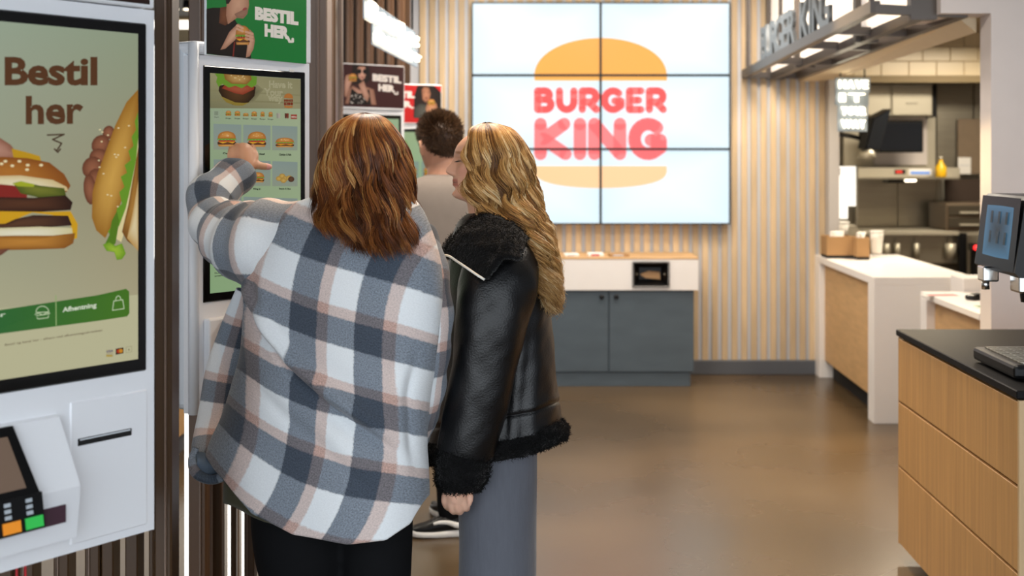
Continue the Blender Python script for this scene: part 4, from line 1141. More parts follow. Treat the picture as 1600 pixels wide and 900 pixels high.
def far_kiosk(lab, P0, ang, zoff, bgc, draw, pid):
    k, g0, g1 = kiosk(lab, P0, ang, zoff, pid, pid)
    a = Art(); x0, x1, zA, zB = .02, .385, g0 + .026, g1 - .022
    a.grad([(x0, zA), (x1, zA), (x1, zB), (x0, zB)], ['8db487', '96ba8e', 'a4bd98', 'a7bd8c'])
    a.blob([(x0, zB - .02), (x0 + .12, zB - .02), (x0 + .17, zB - .1), (x0 + .1, zB - .15), (x0, zB - .12)], '7a9a3c', 'a8b45a')
    for i in range(3):
        for j in range(3):
            u, v = x0 + .02 + i * .118, zA + .08 + j * .135; a.rect(u, v, u + .1, v + .11, '8ca294'); burger(a, u + .05, v + .015, .075, .06, up=1)
    a.build('screen_image', M['screen'], k, (0, -.0045, 0))
    hs = MB().box((.0, -.016, 1.915 + zoff), (.418, -.002, 2.175 + zoff), .003).build('header_sign', M['kwhite'], k)
    pl = Plane(P0, ang); q = Art(lambda px, py: pl.loc(px, py, .016)); draw(q, pl)
    V = np.array(q.V); V[:, 0] = np.clip(V[:, 0], .005, .413); V[:, 2] = np.clip(V[:, 2], 1.92 + zoff, 2.17 + zoff); q.V = V.tolist()
    q.build('printed_face', M['poster'], hs, (0, -.0165, 0))
    MB().box((.12, .05, 0), (.28, .09, .89 + zoff), .004).build('stand', M['brown'], k)
    MB().box((.0, -.028, .885 + zoff), (.375, .0, 1.14 + zoff), .006, seg=2).build('lower_module', M['kwhite'], k)
    return k


def draw3(q, pl):
    q.poly([(534, 90), (640, 98), (640, 170), (534, 166)], '3a1a1c')
    q.blob([(549, 120), (551, 101), (560, 96), (571, 97), (577, 106), (579, 124), (572, 130), (552, 132)], '17100f', '241918')     # hair
    q.blob([(558, 108), (561, 104), (570, 104), (573, 112), (570, 122), (565, 126), (560, 121)], 'a87a66', 'cf9f8a')
    q.ell(561, 111.5, 4, 4, '0c0a0a', n=12); q.ell(570.5, 111.8, 4, 4, '0c0a0a', n=12)
    q.ell(566, 121, 2, 1, '8a3a3c', n=8)
    q.blob([(539, 162), (545, 140), (551, 134), (562, 140), (574, 136), (584, 140), (588, 164)], '8f6552', 'c09280')
    q.blob([(545, 163), (549, 138), (556, 146), (572, 146), (577, 139), (580, 164)], '14100f', '1d1817')
    for i in range(26): q.ell(random.uniform(547, 578), random.uniform(148, 162), .9, .9, 'd8d0c8', n=6)
    q.blob([(540, 118), (546, 116), (552, 120), (546, 138), (541, 152), (538, 150), (538, 130)], '9f735f', 'c79a86')
    q.blob([(560, 132), (568, 126), (571, 134), (577, 150), (574, 160), (568, 152)], '9f735f', 'c79a86')
    burger(q, 551, 127, 14, 12)
    cr = 'e6dcd4'
    q.text('BESTIL', (582, 126.5), (627, 131), 11.5, cr, .07, up=-1); q.text('HER', (591, 142), (617, 144.5), 11, cr, .07, up=-1)
    q.line([(615, 142), (617, 147), (621, 147), (621, 144)], 2.2, cr)


P3 = (-1.218, 7.27); A3 = math.radians(40)
far_kiosk('white ordering kiosk with a dark maroon header sign showing sunglasses', P3, A3, -.03, 'x', draw3, 3)


def draw4(q, pl):
    q.poly([(560, 115), (700, 124), (700, 195), (560, 190)], 'bf1f1f')
    q.blob([(646, 184), (647, 150), (652, 134), (664, 129), (678, 131), (690, 145), (690, 190)], '17100e', '281a17')
    q.blob([(659, 140), (663, 135), (670, 137), (673, 146), (671, 156), (665, 160), (660, 155)], '8d5c44', 'b98264')
    q.ell(666, 153, 2, 1.2, '6e2a28', n=8); q.line([(661, 144), (664, 143.6)], .9, '2a1a14'); q.line([(668, 144), (671, 144.6)], .9, '2a1a14')
    q.blob([(647, 184), (648, 168), (656, 162), (668, 164), (676, 172), (684, 188)], '3a3a36', '55554e')
    q.blob([(665, 170), (668, 160), (676, 157), (682, 162), (684, 172), (676, 182), (668, 184)], '9d6a4e', 'c08a68')
    burger(q, 674, 165, 12, 10)
    cr = 'f0e2da'
    q.text('BESTIL', (604, 153), (648, 153.5), 11, cr, .07, up=-1); q.text('HER', (612, 167.5), (643, 168), 10, cr, .07, up=-1)
    q.line([(641, 165), (643, 169), (646, 168)], 2, cr)


P4 = (-1.12, 8.25); A4 = math.radians(30)
_p4 = Plane(P4, A4)
far_kiosk('farthest white ordering kiosk with a red header sign', P4, A4, -.09, 'x', draw4, 4)


# ------------------------------------------------------------------ brown posts and slat screens behind the kiosks
def post(px0, px1, Y, depth, label, z0=0, z1=3.05, m='browndk', face=None):
    x0, x1 = (px0 - CX) * Y / F, (px1 - CX) * Y / F
    e = empty('metal_post', ((x0 + x1) / 2, Y, 0), 0, label, 'post'); h = (x1 - x0) / 2
    MB().box((-h, 0, z0), (h, depth, z1), .004).build('shaft', M[m], e)
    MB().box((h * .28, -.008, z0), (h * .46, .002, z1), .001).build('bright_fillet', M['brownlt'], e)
    MB().box((-h - .012, -.012, 0), (h + .012, depth + .012, .012), .002).build('base_plate', M['dark'], e)
    return e


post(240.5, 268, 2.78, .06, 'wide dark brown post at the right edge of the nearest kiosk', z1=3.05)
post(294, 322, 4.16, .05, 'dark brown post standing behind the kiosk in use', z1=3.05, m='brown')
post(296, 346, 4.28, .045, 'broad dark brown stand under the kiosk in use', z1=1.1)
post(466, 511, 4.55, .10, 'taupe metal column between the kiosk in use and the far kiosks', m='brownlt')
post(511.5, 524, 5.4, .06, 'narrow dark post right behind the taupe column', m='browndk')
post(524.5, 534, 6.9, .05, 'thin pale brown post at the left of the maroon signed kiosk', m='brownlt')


def screen(label, spans, Y, z0, z1, lit=(), rails=True, m='browndk'):
    x0, x1 = (spans[0][0] - CX) * Y / F, (spans[-1][1] - CX) * Y / F
    e = empty('slat_screen', ((x0 + x1) / 2, Y, 0), 0, label, 'screen'); cx = (x0 + x1) / 2
    for a, b in spans:
        u0, u1 = (a - CX) * Y / F - cx, (b - CX) * Y / F - cx
        s = MB().box((u0, 0, z0), (u1, .05, z1), .003).build('slat', M[m], e)
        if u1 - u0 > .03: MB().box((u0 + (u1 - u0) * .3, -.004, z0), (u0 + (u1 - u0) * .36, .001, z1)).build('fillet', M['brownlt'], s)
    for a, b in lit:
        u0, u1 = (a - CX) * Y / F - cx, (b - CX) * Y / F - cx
        MB().box((u0, .03, z0), (u1, .04, z1)).build('daylight_glow', M['daylight_panel'], e)  # added glowing strip, imitates daylight coming through the gap between slats
    if rails:
        MB().box((x0 - cx, .05, z0), (x1 - cx, .07, z0 + .05)).build('bottom_rail', M[m], e)
        MB().box((x0 - cx, .05, z1 - .05), (x1 - cx, .07, z1)).build('top_rail', M[m], e)
    return e


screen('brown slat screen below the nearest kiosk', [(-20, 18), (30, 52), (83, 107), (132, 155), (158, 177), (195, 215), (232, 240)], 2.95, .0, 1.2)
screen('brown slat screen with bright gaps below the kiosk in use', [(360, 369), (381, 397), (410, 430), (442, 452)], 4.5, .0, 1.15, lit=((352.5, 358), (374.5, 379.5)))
e = empty('daylight_glow_strip', P(291, 700, 4.9) * np.array((1, 1, 0)), 0, 'added glowing strip standing in for window light left of the broad kiosk stand', 'light')  # glow added for the window light between the posts, no lamp there
MB().box((-.0065, 0, 0), (.009, .02, 1.05), .002).build('glow_face', M['daylight_panel'], e)
MB().box((-.008, .02, 0), (.011, .03, 1.05)).build('glow_back', M['brown'], e)
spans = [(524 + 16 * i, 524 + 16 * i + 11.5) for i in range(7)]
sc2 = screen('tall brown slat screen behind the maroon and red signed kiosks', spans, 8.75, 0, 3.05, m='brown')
MB().box((-.5, .052, 0), (.27, .07, 3.0)).build('backing_panel', M['browndk'], sc2)

# ------------------------------------------------------------------ people: tools
def fast_mesh(name, V, Q, m, parent, cols=None, uv=None, smooth=True):
    """Quads from arrays."""
    V = np.asarray(V, np.float32) - np.array(parent.location, np.float32) if parent is not None else np.asarray(V, np.float32)
    Q = np.asarray(Q, np.int32); me = bpy.data.meshes.new(name)
    me.vertices.add(len(V)); me.vertices.foreach_set('co', V.ravel())
    me.loops.add(Q.size); me.loops.foreach_set('vertex_index', Q.ravel())
    me.polygons.add(len(Q)); me.polygons.foreach_set('loop_start', np.arange(len(Q), dtype=np.int32) * 4)
    me.polygons.foreach_set('use_smooth', np.full(len(Q), smooth))
    me.update(calc_edges=True)
    if cols is not None:
        ca = me.color_attributes.new('Col', 'FLOAT_COLOR', 'POINT'); c4 = np.ones((len(V), 4), np.float32); c4[:, :3] = cols; ca.data.foreach_set('color', c4.ravel())
    if uv is not None:
        ul = me.uv_layers.new(name='UVMap'); ul.data.foreach_set('uv', np.asarray(uv, np.float32)[Q.ravel()].ravel())
    me.validate()
    o = bpy.data.objects.new(name, me); COL.objects.link(o); me.materials.append(m)
    if parent is not None: o.parent = parent
    return o


def person(loc, label):
    e = empty('person', loc, 0, label, 'person'); e['_w'] = 1
    return e


def vnormals(V, Q):
    Q = np.asarray(Q); n = np.zeros_like(V); a = np.cross(V[Q[:, 2]] - V[Q[:, 0]], V[Q[:, 3]] - V[Q[:, 1]])
    for k in range(4): np.add.at(n, Q[:, k], a)
    return n / (np.linalg.norm(n, axis=1)[:, None] + 1e-12)


def grid_quads(n, m, wrap=True):
    i = np.arange(n - 1)[:, None]; k = np.arange(m if wrap else m - 1)[None]
    a = i * m + k; b = i * m + (k + 1) % m
    return np.stack([a, b, b + m, a + m], -1).reshape(-1, 4)


def sup(c, e):
    return np.sign(c) * np.abs(c) ** (2 / e)


def gauss(x, s): return np.exp(-(x / s) ** 2)


def torso(rows, Yc, n, m, e=2.4, shear=0.0, top=None, hem=None, hy=650):
    """Garment shell. rows: (py, xl, xr, depth); hem(x_px, s) gives the hem's py for each column. Returns V grid (n*m), px grid, phi."""
    rows = np.array(rows, float); phi = np.arange(m) * 2 * PI / m
    py0 = rows[0, 0]; r = catmull(rows, 8); o = np.argsort(r[:, 0], kind='stable'); r = r[o]
    xm = np.interp(hy, r[:, 0], (r[:, 1] + r[:, 2]) / 2); am = np.interp(hy, r[:, 0], (r[:, 2] - r[:, 1]) / 2)
    pend = np.array([hem(xm + am * sup(np.cos(p), e), math.sin(p)) for p in phi])
    v = np.linspace(0, 1, n)[:, None]; py = py0 + (pend[None] - py0) * v
    xl = np.interp(py, r[:, 0], r[:, 1]); xr = np.interp(py, r[:, 0], r[:, 2]); b = np.interp(py, r[:, 0], r[:, 3]) if rows.shape[1] < 5 else np.interp(py, r[:, 0], r[:, 3])
    yo = np.interp(py, r[:, 0], r[:, 4]) if rows.shape[1] > 4 else 0
    px = (xl + xr) / 2 + (xr - xl) / 2 * sup(np.cos(phi), e)[None]
    Y = Yc + yo + b * sup(np.sin(phi), e)[None] + shear * (px - xm) * Yc / F
    X = (px - CX) * Y / F; Z = CAMH - (py - CY) * Y / F
    return np.stack([X, Y, Z], -1).reshape(-1, 3), px.ravel(), py.ravel(), np.broadcast_to(phi[None], px.shape).ravel()


def thick(V, Q, n, m, t):
    """Adds an inner skin and closes the lower rim of a shell grid."""
    N = vnormals(V, Q); Vi = V - N * t; k = len(V)
    Qi = Q[:, ::-1] + k
    j = np.arange(m); b0 = (n - 1) * m + j; b1 = (n - 1) * m + (j + 1) % m
    rim = np.stack([b0, b1, b1 + k, b0 + k], -1)
    t0 = j; t1 = (j + 1) % m; rim2 = np.stack([t1, t0, t0 + k, t1 + k], -1)
    return np.vstack([V, Vi]), np.vstack([Q, Qi, rim, rim2])


def sleeve(pts, rad, n_sub, m, flat=1.0):
    pts = np.asarray(pts, float); d = catmull(np.hstack([pts, np.array(rad, float)[:, None]]), n_sub); c, r = d[:, :3], d[:, 3]
    t, U, W = frames(c); a = np.arange(m) * 2 * PI / m
    V = c[:, None] + r[:, None, None] * (np.cos(a)[None, :, None] * U[:, None] + flat * np.sin(a)[None, :, None] * W[:, None])
    ln = np.concatenate([[0], np.cumsum(np.linalg.norm(np.diff(c, axis=0), axis=1))])
    return V.reshape(-1, 3), grid_quads(len(c), m), np.broadcast_to(a[None], (len(c), m)).ravel(), np.repeat(ln, m), len(c)


def strands(centers, radial, rad, cols, sides=3, flat=.55):
    """Tubes round strand centre lines (n x T x 3)."""
    n, T, _ = centers.shape
    t = np.gradient(centers, axis=1); t /= np.linalg.norm(t, axis=2)[..., None] + 1e-9
    u = np.cross(t, radial); u /= np.linalg.norm(u, axis=2)[..., None] + 1e-9
    wv = np.cross(u, t)
    a = np.arange(sides) * 2 * PI / sides + PI / 2
    V = centers[:, :, None] + rad[:, :, None, None] * (np.cos(a)[None, None, :, None] * u[:, :, None] + flat * np.sin(a)[None, None, :, None] * wv[:, :, None])
    base = (np.arange(n) * T * sides)[:, None, None]; i = (np.arange(T - 1) * sides)[None, :, None]; k = np.arange(sides)[None, None]
    A = base + i + k; B = base + i + (k + 1) % sides
    Q = np.stack([A, B, B + sides, A + sides], -1).reshape(-1, 4)
    C = np.repeat(cols[:, :, None], sides, 2).reshape(-1, 3)
    return V.reshape(-1, 3), Q, C


def fuzz(V, N, count, ln, rad, col, seed=1, curl=.6):
    rs = np.random.RandomState(seed); i = rs.randint(0, len(V), count); T = 4
    p = V[i] + rs.normal(size=(count, 3)) * .003; n = N[i]; d = n + rs.normal(size=(count, 3)) * curl; d /= np.linalg.norm(d, axis=1)[:, None]
    d2 = rs.normal(size=(count, 3)); s = np.linspace(0, 1, T)[None, :, None]
    L = (ln * rs.uniform(.5, 1.2, count))[:, None, None]
    c = p[:, None] + d[:, None] * s * L + d2[:, None] * s * s * L * .6
    rr = np.broadcast_to((rad * (1 - .6 * np.linspace(0, 1, T)))[None], (count, T)); cc = np.broadcast_to(np.array(col)[None, None] * rs.uniform(.6, 1.5, (count, 1, 1)), (count, T, 3))
    return strands(c, np.broadcast_to(d2[:, None], c.shape), rr, cc)


def head_mesh(H, n=90, m=120, sharp=1.0, topk=1.0, back=1.0):
    """Head with a face: axis through the ears, z from chin (0) to crown (H), facing +x locally. Returns V, faces."""
    zz = np.array([-.06, 0, .03, .08, .14, .2, .25, .31, .38, .45, .5, .56, .62, .7, .78, .86, .92, .965, .99, 1.0])
    ff = np.array([.02, .27, .355, .385, .372, .385, .388, .382, .385, .385, .388, .402, .40, .375, .33, .265, .19, .12, .055, .0])
    bb = np.array([.10, .16, .19, .22, .25, .28, .32, .37, .42, .46, .48, .50, .515, .51, .48, .41, .325, .22, .11, .0])
    ww = np.array([.08, .13, .165, .205, .24, .265, .285, .305, .325, .335, .34, .345, .348, .345, .33, .29, .235, .16, .08, .0])
    z = np.concatenate([np.linspace(-.06, .9, int(n * .85)), np.linspace(.9, 1, int(n * .15) + 1)[1:]])
    f, b, wd = np.interp(z, zz, ff), np.interp(z, zz, bb), np.interp(z, zz, ww)
    b = b * back
    for _ in range(2):
        k = np.array([1, 2, 1]) / 4
        f, b, wd = [np.concatenate([[q[0]], np.convolve(q, k, 'valid'), [q[-1]]]) for q in (f, b, wd)]
    ph = np.arange(m) * 2 * PI / m; ph = ph + .0
    ph = np.where(ph > PI, ph - 2 * PI, ph)
    Z = z[:, None]; p = ph[None]
    cx, sx = np.cos(p), np.sin(p)
    X = np.where(cx > 0, f[:, None] * sup(cx, 2.25), b[:, None] * sup(cx, 2.1)); Y = wd[:, None] * sup(sx, 2.15)
    X = X + 0 * Y; fr = (cx > 0)
    yy = Y / .34
    add = np.zeros_like(X)
    add += .030 * gauss(Z - .07, .045) * gauss(Y, .11) * fr                                  # chin
    add += .030 * gauss(Z - .243, .022) * gauss(Y, .085) * fr                                # upper lip
    add += .030 * gauss(Z - .19, .024) * gauss(Y, .075) * fr                                 # lower lip
    add -= .018 * gauss(Z - .217, .010) * gauss(Y, .085) * fr                                # mouth line
    add -= .012 * gauss(Z - .135, .022) * gauss(Y, .09) * fr
    nose = np.interp(Z, [.285, .30, .32, .345, .375, .42, .47, .52, .57], [0, .055, .098, .118, .108, .078, .046, .022, 0])
    nw = np.interp(Z, [.28, .34, .40, .5], [.062, .058, .045, .036])
    add += nose * gauss(Y, nw) * fr
    add += .028 * gauss(Z - .325, .026) * (gauss(Y - .062, .028) + gauss(Y + .062, .028)) * fr   # nostril wings
    for s in (-1, 1):
        add -= .042 * gauss(Z - .485, .05) * gauss(Y - s * .145, .075) * fr                    # eye sockets
        add += .022 * gauss(Z - .487, .024) * gauss(Y - s * .150, .05) * fr                   # lids over the eyeballs
        add += .020 * gauss(Z - .565, .022) * gauss(Y - s * .15, .10) * fr                    # brows
        add += .016 * gauss(Z - .37, .06) * gauss(Y - s * .20, .08) * fr                      # cheeks
    X = X + add * sharp
    Zc = np.where(Z > .58, .58 + (Z - .58) * topk, Z)
    V = np.stack([X, Y, np.broadcast_to(Zc, X.shape)], -1) * H
    return V.reshape(-1, 3), loft_faces(len(z), m)


def ear(H, s):
    c = [(-.02, .345, .30), (-.035, .365, .34), (-.07, .39, .42), (-.085, .405, .50), (-.05, .40, .545), (-.005, .375, .53), (.01, .35, .47)]
    c = np.array([(x, y * s, z) for x, y, z in c]) * H
    V, Fs = tube(c, [.022 * H] * 7, 8, 4, roundcap=True)
    V2, F2 = tube(np.array([(-.03, .335 * s, .34), (-.04, .355 * s, .45), (-.035, .36 * s, .52)]) * H, [.03 * H, .045 * H, .03 * H], 8, 4, roundcap=True)
    return [(V, Fs), (V2, F2)]


def rotz(V, a, t=(0, 0, 0), tilt=0.0):
    V = np.asarray(V, float)
    if tilt:
        c, s = math.cos(tilt), math.sin(tilt); V = np.stack([V[:, 0] * c + V[:, 2] * s, V[:, 1], -V[:, 0] * s + V[:, 2] * c], 1)
    c, s = math.cos(a), math.sin(a)
    return np.stack([V[:, 0] * c - V[:, 1] * s, V[:, 0] * s + V[:, 1] * c, V[:, 2]], 1) + np.array(t)


def limb(pts, r, n=14, sub=5): return tube(pts, r, n, sub, roundcap=True)


M['skin'] = attr_mat('skin', .45, .4, sss=.15, bump=.05, bscale=500)
M['hair'] = attr_mat('hair', .42, .32, aniso=.3)
M['hair_short'] = attr_mat('short_hair', .5, .4)


def shoe(parent, x, y, ang, up, sole, ln=.28, stripe=None):
    """Trainer: sole and upper lofted along its length; heel at (x, y), toe towards ang."""
    T = np.linspace(0, 1, 22)
    wd = np.interp(T, [0, .08, .3, .55, .75, .9, 1], [.022, .034, .036, .043, .047, .038, .012])
    hb = np.interp(T, [0, .5, .85, 1], [0, 0, .004, .014]); sh = np.interp(T, [0, .2, .6, 1], [.038, .034, .026, .03])
    up_h = np.interp(T, [0, .08, .22, .36, .5, .7, .88, .97, 1], [.082, .095, .092, .094, .082, .058, .046, .034, .012])
    a = np.arange(20) * 2 * PI / 20
    def shell(z0, z1, k, e):
        V = []
        for t, w_, lo, hi in zip(T, wd * k, z0, z1):
            for q in a: V.append(((t - .12) * ln, w_ * sup(math.cos(q), e), (lo + hi) / 2 + (hi - lo) / 2 * sup(math.sin(q), e)))
        V = np.array(V); return V, loft_faces(len(T), 20)
    o = np.array((x, y, 0))
    s = empty_part('shoe', parent)
    V, Fs = shell(hb, hb + sh, 1.06, 4.5); so = mesh_obj('sole', rotz(V, ang, o) - np.array(parent.location), Fs, sole, s, True, loc=(0, 0, 0))
    V, Fs = shell(hb + .018, np.maximum(up_h, hb + sh + .004), .98, 2.6)
    mesh_obj('upper', rotz(V, ang, o) - np.array(parent.location), Fs, up, s, True, loc=(0, 0, 0))
    lc = MB()
    for k in range(4):
        t = .42 + .07 * k; h = np.interp(t, T, up_h); w_ = .028
        q = rotz(np.array([((t - .12) * ln, -w_, h - .012), ((t - .12 + .005) * ln, 0, h + .004), ((t - .12) * ln, w_, h - .012)]), ang, o) - np.array(parent.location)
        lc.tube(q, .0028, 6, 4)
    lc.build('laces', up, s)
    if stripe is not None:
        for sd in (-1, 1):
            pts = []
            for t, zf in ((.06, .32), (.2, .38), (.34, .62), (.48, .80), (.58, .86)):
                h = np.interp(t, T, up_h); z = .036 + (h - .036) * zf * .8; pts.append(((t - .12) * ln, sd * (np.interp(t, T, wd) * .965 * (1 - .12 * zf)), z))
            q = rotz(np.array(pts), ang, o) - np.array(parent.location)
            Vt, Ft = tube(q, [.014, .013, .010, .008, .006], 8, 5); 
            MB().add(Vt, Ft, True).build('side_stripe', stripe, s)
    return s


def empty_part(name, parent):
    o = bpy.data.objects.new(name, None); COL.objects.link(o); o.parent = parent; o.empty_display_size = .05; return o


# ------------------------------------------------------------------ woman in the plaid shirt jacket
YP = 3.333
wp_ = person(tuple(P(545, 0, YP) * np.array((1, 1, 0))), 'woman with copper shoulder-length hair in a plaid shirt jacket tapping a kiosk screen')


def plaid_mat():
    m = bpy.data.materials.new('plaid_wool'); m.use_nodes = True; nt = m.node_tree; b = nt.nodes['Principled BSDF']; L = nt.links.new
    uvn = nt.nodes.new('ShaderNodeUVMap'); uvn.uv_map = 'UVMap'
    sp = nt.nodes.new('ShaderNodeSeparateXYZ')
    nz = nt.nodes.new('ShaderNodeTexNoise'); nz.inputs['Scale'].default_value = 28; nz.inputs['Detail'].default_value = 2
    L(uvn.outputs[0], nz.inputs['Vector'])
    sb = nt.nodes.new('ShaderNodeVectorMath'); sb.operation = 'SUBTRACT'; sb.inputs[1].default_value = (.5, .5, .5); L(nz.outputs['Color'], sb.inputs[0])
    sc_ = nt.nodes.new('ShaderNodeVectorMath'); sc_.operation = 'SCALE'; sc_.inputs['Scale'].default_value = .035; L(sb.outputs[0], sc_.inputs[0])
    ad = nt.nodes.new('ShaderNodeVectorMath'); ad.operation = 'ADD'; L(uvn.outputs[0], ad.inputs[0]); L(sc_.outputs[0], ad.inputs[1]); L(ad.outputs[0], sp.inputs[0])

    def band(sock, white_after):
        fr = nt.nodes.new('ShaderNodeMath'); fr.operation = 'FRACT'; L(sock, fr.inputs[0])
        r = nt.nodes.new('ShaderNodeValToRGB'); L(fr.outputs[0], r.inputs[0]); cr = r.color_ramp; cr.interpolation = 'LINEAR'
        pk, wh, dk = (*lin('c6a192'), 1), (*lin('eeedea'), 1), (*lin('454c56'), 1)
        d = .012
        if white_after: st = [(0, pk), (.085 - d, pk), (.085 + d, wh), (.50 - d, wh), (.50 + d, dk), (.915 - d, dk), (.915 + d, pk)]
        else: st = [(0, pk), (.07 - d, pk), (.07 + d, dk), (.46 - d, dk), (.46 + d, wh), (.93 - d, wh), (.93 + d, pk)]
        cr.elements[0].position = st[0][0]; cr.elements[0].color = st[0][1]; cr.elements[1].position = st[-1][0]; cr.elements[1].color = st[-1][1]
        for p_, c_ in st[1:-1]:
            x_ = cr.elements.new(p_); x_.color = c_
        return r.outputs[0]
    A = band(sp.outputs[0], True); B = band(sp.outputs[1], False)
    mu = nt.nodes.new('ShaderNodeMix'); mu.data_type = 'RGBA'; mu.blend_type = 'MULTIPLY'; mu.inputs[0].default_value = 1; L(A, mu.inputs[6]); L(B, mu.inputs[7])
    ga = nt.nodes.new('ShaderNodeGamma'); ga.inputs[1].default_value = .5; L(mu.outputs[2], ga.inputs[0])
    # heather flecks
    f = nt.nodes.new('ShaderNodeTexNoise'); f.inputs['Scale'].default_value = 48; f.inputs['Detail'].default_value = 3; f.inputs['Roughness'].default_value = .8; L(uvn.outputs[0], f.inputs['Vector'])
    mr = nt.nodes.new('ShaderNodeMapRange'); mr.inputs[1].default_value = .3; mr.inputs[2].default_value = .7; mr.inputs[3].default_value = .5; mr.inputs[4].default_value = 1.5; L(f.outputs['Fac'], mr.inputs[0])
    bw = nt.nodes.new('ShaderNodeRGBToBW'); L(ga.outputs[0], bw.inputs[0])
    m3 = nt.nodes.new('ShaderNodeMapRange'); m3.inputs[1].default_value = .2; m3.inputs[2].default_value = .75; m3.inputs[3].default_value = 1; m3.inputs[4].default_value = .12; L(bw.outputs[0], m3.inputs[0])
    m4 = nt.nodes.new('ShaderNodeMix'); m4.inputs[2].default_value = 1; L(m3.outputs[0], m4.inputs[0]); L(mr.outputs[0], m4.inputs[3])
    vs = nt.nodes.new('ShaderNodeVectorMath'); vs.operation = 'SCALE'; L(ga.outputs[0], vs.inputs[0]); L(m4.outputs[0], vs.inputs['Scale'])
    tint = nt.nodes.new('ShaderNodeVectorMath'); tint.operation = 'MULTIPLY'; tint.inputs[1].default_value = (.95, 1.0, 1.055); L(vs.outputs[0], tint.inputs[0])
    L(tint.outputs[0], b.inputs['Base Color']); b.inputs['Roughness'].default_value = .85; b.inputs['Specular IOR Level'].default_value = .2
    b.inputs['Sheen Weight'].default_value = .25
    bp = nt.nodes.new('ShaderNodeBump'); bp.inputs['Strength'].default_value = .25; bp.inputs['Distance'].default_value = .004; L(f.outputs['Fac'], bp.inputs['Height']); L(bp.outputs[0], b.inputs['Normal'])
    return m


M['plaid'] = plaid_mat()
M['lining'] = mat('slate_lining', '5d6c7d', .8, var=.1)
# plaid lattice: measured stripe crossings -> fitted cloth coordinates
UP = [(457, 314, 0), (415, 384, 0), (397, 459, 0), (537, 393, 1), (518, 440, 1), (499, 487, 1), (490, 560, 1), (500, 640, 1), (507, 667, 1), (499, 741, 1), (476, 788, 1), (462, 816, 1),
      (649, 384, 2), (630, 459, 2), (616, 505, 2), (604, 569, 2), (602, 601, 2), (614, 685, 2), (611, 732, 2), (597, 765, 2), (574, 830, 2), (411, 560, 0), (404, 643, 0), (390, 690, 0), (369, 732, 0)]
VP = [(457, 325, 0), (649, 390, 0), (380, 421, 1), (411, 440, 1), (453, 463, 1), (513, 482, 1), (569, 494, 1), (625, 510, 1), (653, 522, 1), (485, 599, 2), (541, 608, 2), (607, 618, 2), (420, 545, 2),
      (369, 634, 3), (420, 664, 3), (453, 685, 3), (504, 704, 3), (560, 720, 3), (607, 734, 3), (642, 737, 3), (495, 839, 4), (400, 790, 4), (560, 850, 4)]


def pfit(pts, deg=3, reg=2e-3):
    p = np.array(pts, float); x, y = (p[:, 0] - 520) / 150, (p[:, 1] - 570) / 250
    f = lambda x, y: np.stack([x ** i * y ** j for i in range(deg + 1) for j in range(deg + 1 - i)], -1)
    A = f(x, y); R = np.eye(A.shape[1]) * reg; c = np.linalg.solve(A.T @ A + R, A.T @ p[:, 2])
    return lambda X, Y: f(np.clip((X - 520) / 150, -1.6, 1.5), np.clip((Y - 570) / 250, -1.3, 1.3)) @ c


UF, VF = pfit(UP), pfit(VP)


def hemP(x, s):
    if s < 0: return np.interp(x, [322, 340, 355, 390, 450, 540, 600, 640, 664], [712, 735, 750, 802, 835, 849, 843, 818, 772])
    return np.interp(x, [322, 345, 400, 600, 664], [712, 735, 765, 780, 770])


n_, m_ = 170, 180
rowsP = [(296, 528, 618, .05, .02), (308, 490, 640, .07, .015), (322, 455, 655, .09, .01), (345, 425, 668, .115, 0), (385, 398, 682, .14, 0), (430, 386, 688, .152, 0), (490, 384, 688, .158, 0), (555, 378, 680, .162, 0),
         (600, 365, 671, .167, 0), (652, 347, 664, .172, 0), (695, 328, 662, .178, 0), (730, 322, 663, .182, 0), (790, 330, 664, .185, 0), (860, 340, 662, .185, 0)]
V, px, py, ph = torso(rowsP, YP, n_, m_, 2.35, -.22, hem=hemP, hy=745)
Q = grid_quads(n_, m_); N = vnormals(V, Q); N *= np.sign((N[:, 1] * np.sin(ph)).mean())
back = np.clip(-np.sin(ph), 0, 1) ** .5
# the long diagonal drag fold, and smaller folds
fold = np.interp(px, [380, 397, 406, 453, 509, 560, 610, 640], [455, 482, 499, 569, 620, 655, 690, 720]); d = py - fold
fade = np.interp(px, [380, 400, 560, 640], [.5, 1, .9, 0])
disp = fade * back * (.026 * gauss(d + 12, 15) - .022 * gauss(d - 9, 10))
fold2 = np.interp(px, [390, 450, 520, 600], [585, 640, 700, 770]); d2 = py - fold2; disp += back * .006 * (gauss(d2 + 14, 18) - gauss(d2 - 14, 16)) * np.interp(px, [390, 430, 540, 620], [0, 1, .8, 0])
fold3 = np.interp(py, [560, 620, 700, 760], [640, 628, 634, 648]); d3 = px - fold3; disp += back * .010 * (gauss(d3 + 10, 10) - gauss(d3 - 7, 8)) * np.interp(py, [540, 590, 680, 760], [0, 1, 1, 0])
fold4 = np.interp(py, [420, 500, 560], [405, 412, 425]); d4 = px - fold4; disp += back * .008 * (gauss(d4 - 8, 9) - gauss(d4 + 6, 8)) * np.interp(py, [400, 450, 530, 570], [0, 1, 1, 0])
disp += .0035 * wnoise(V * np.array((1, 1, .6)), 16, 5, 2) + .002 * back * np.sin((px - .9 * py) / 17 + 2 * np.sin(py / 60)) * np.interp(py, [430, 560, 700, 850], [0, 1, .8, .3])
low = np.interp(py, [600, 850], [0, 1]); disp += low * .006 * np.sin(ph * 5 + 1.3)
V = V + N * disp[:, None]
uvp = np.stack([UF(px, py), VF(px, py)], 1)
# far side of the jacket continues the cloth round
far = np.sin(ph) > 0
uvp[far, 0] += .9
Vt, Qt = thick(V, Q, n_, m_, .006)
o_t = fast_mesh('jacket', Vt, Qt, M['plaid'], wp_, uv=np.vstack([uvp, uvp]))


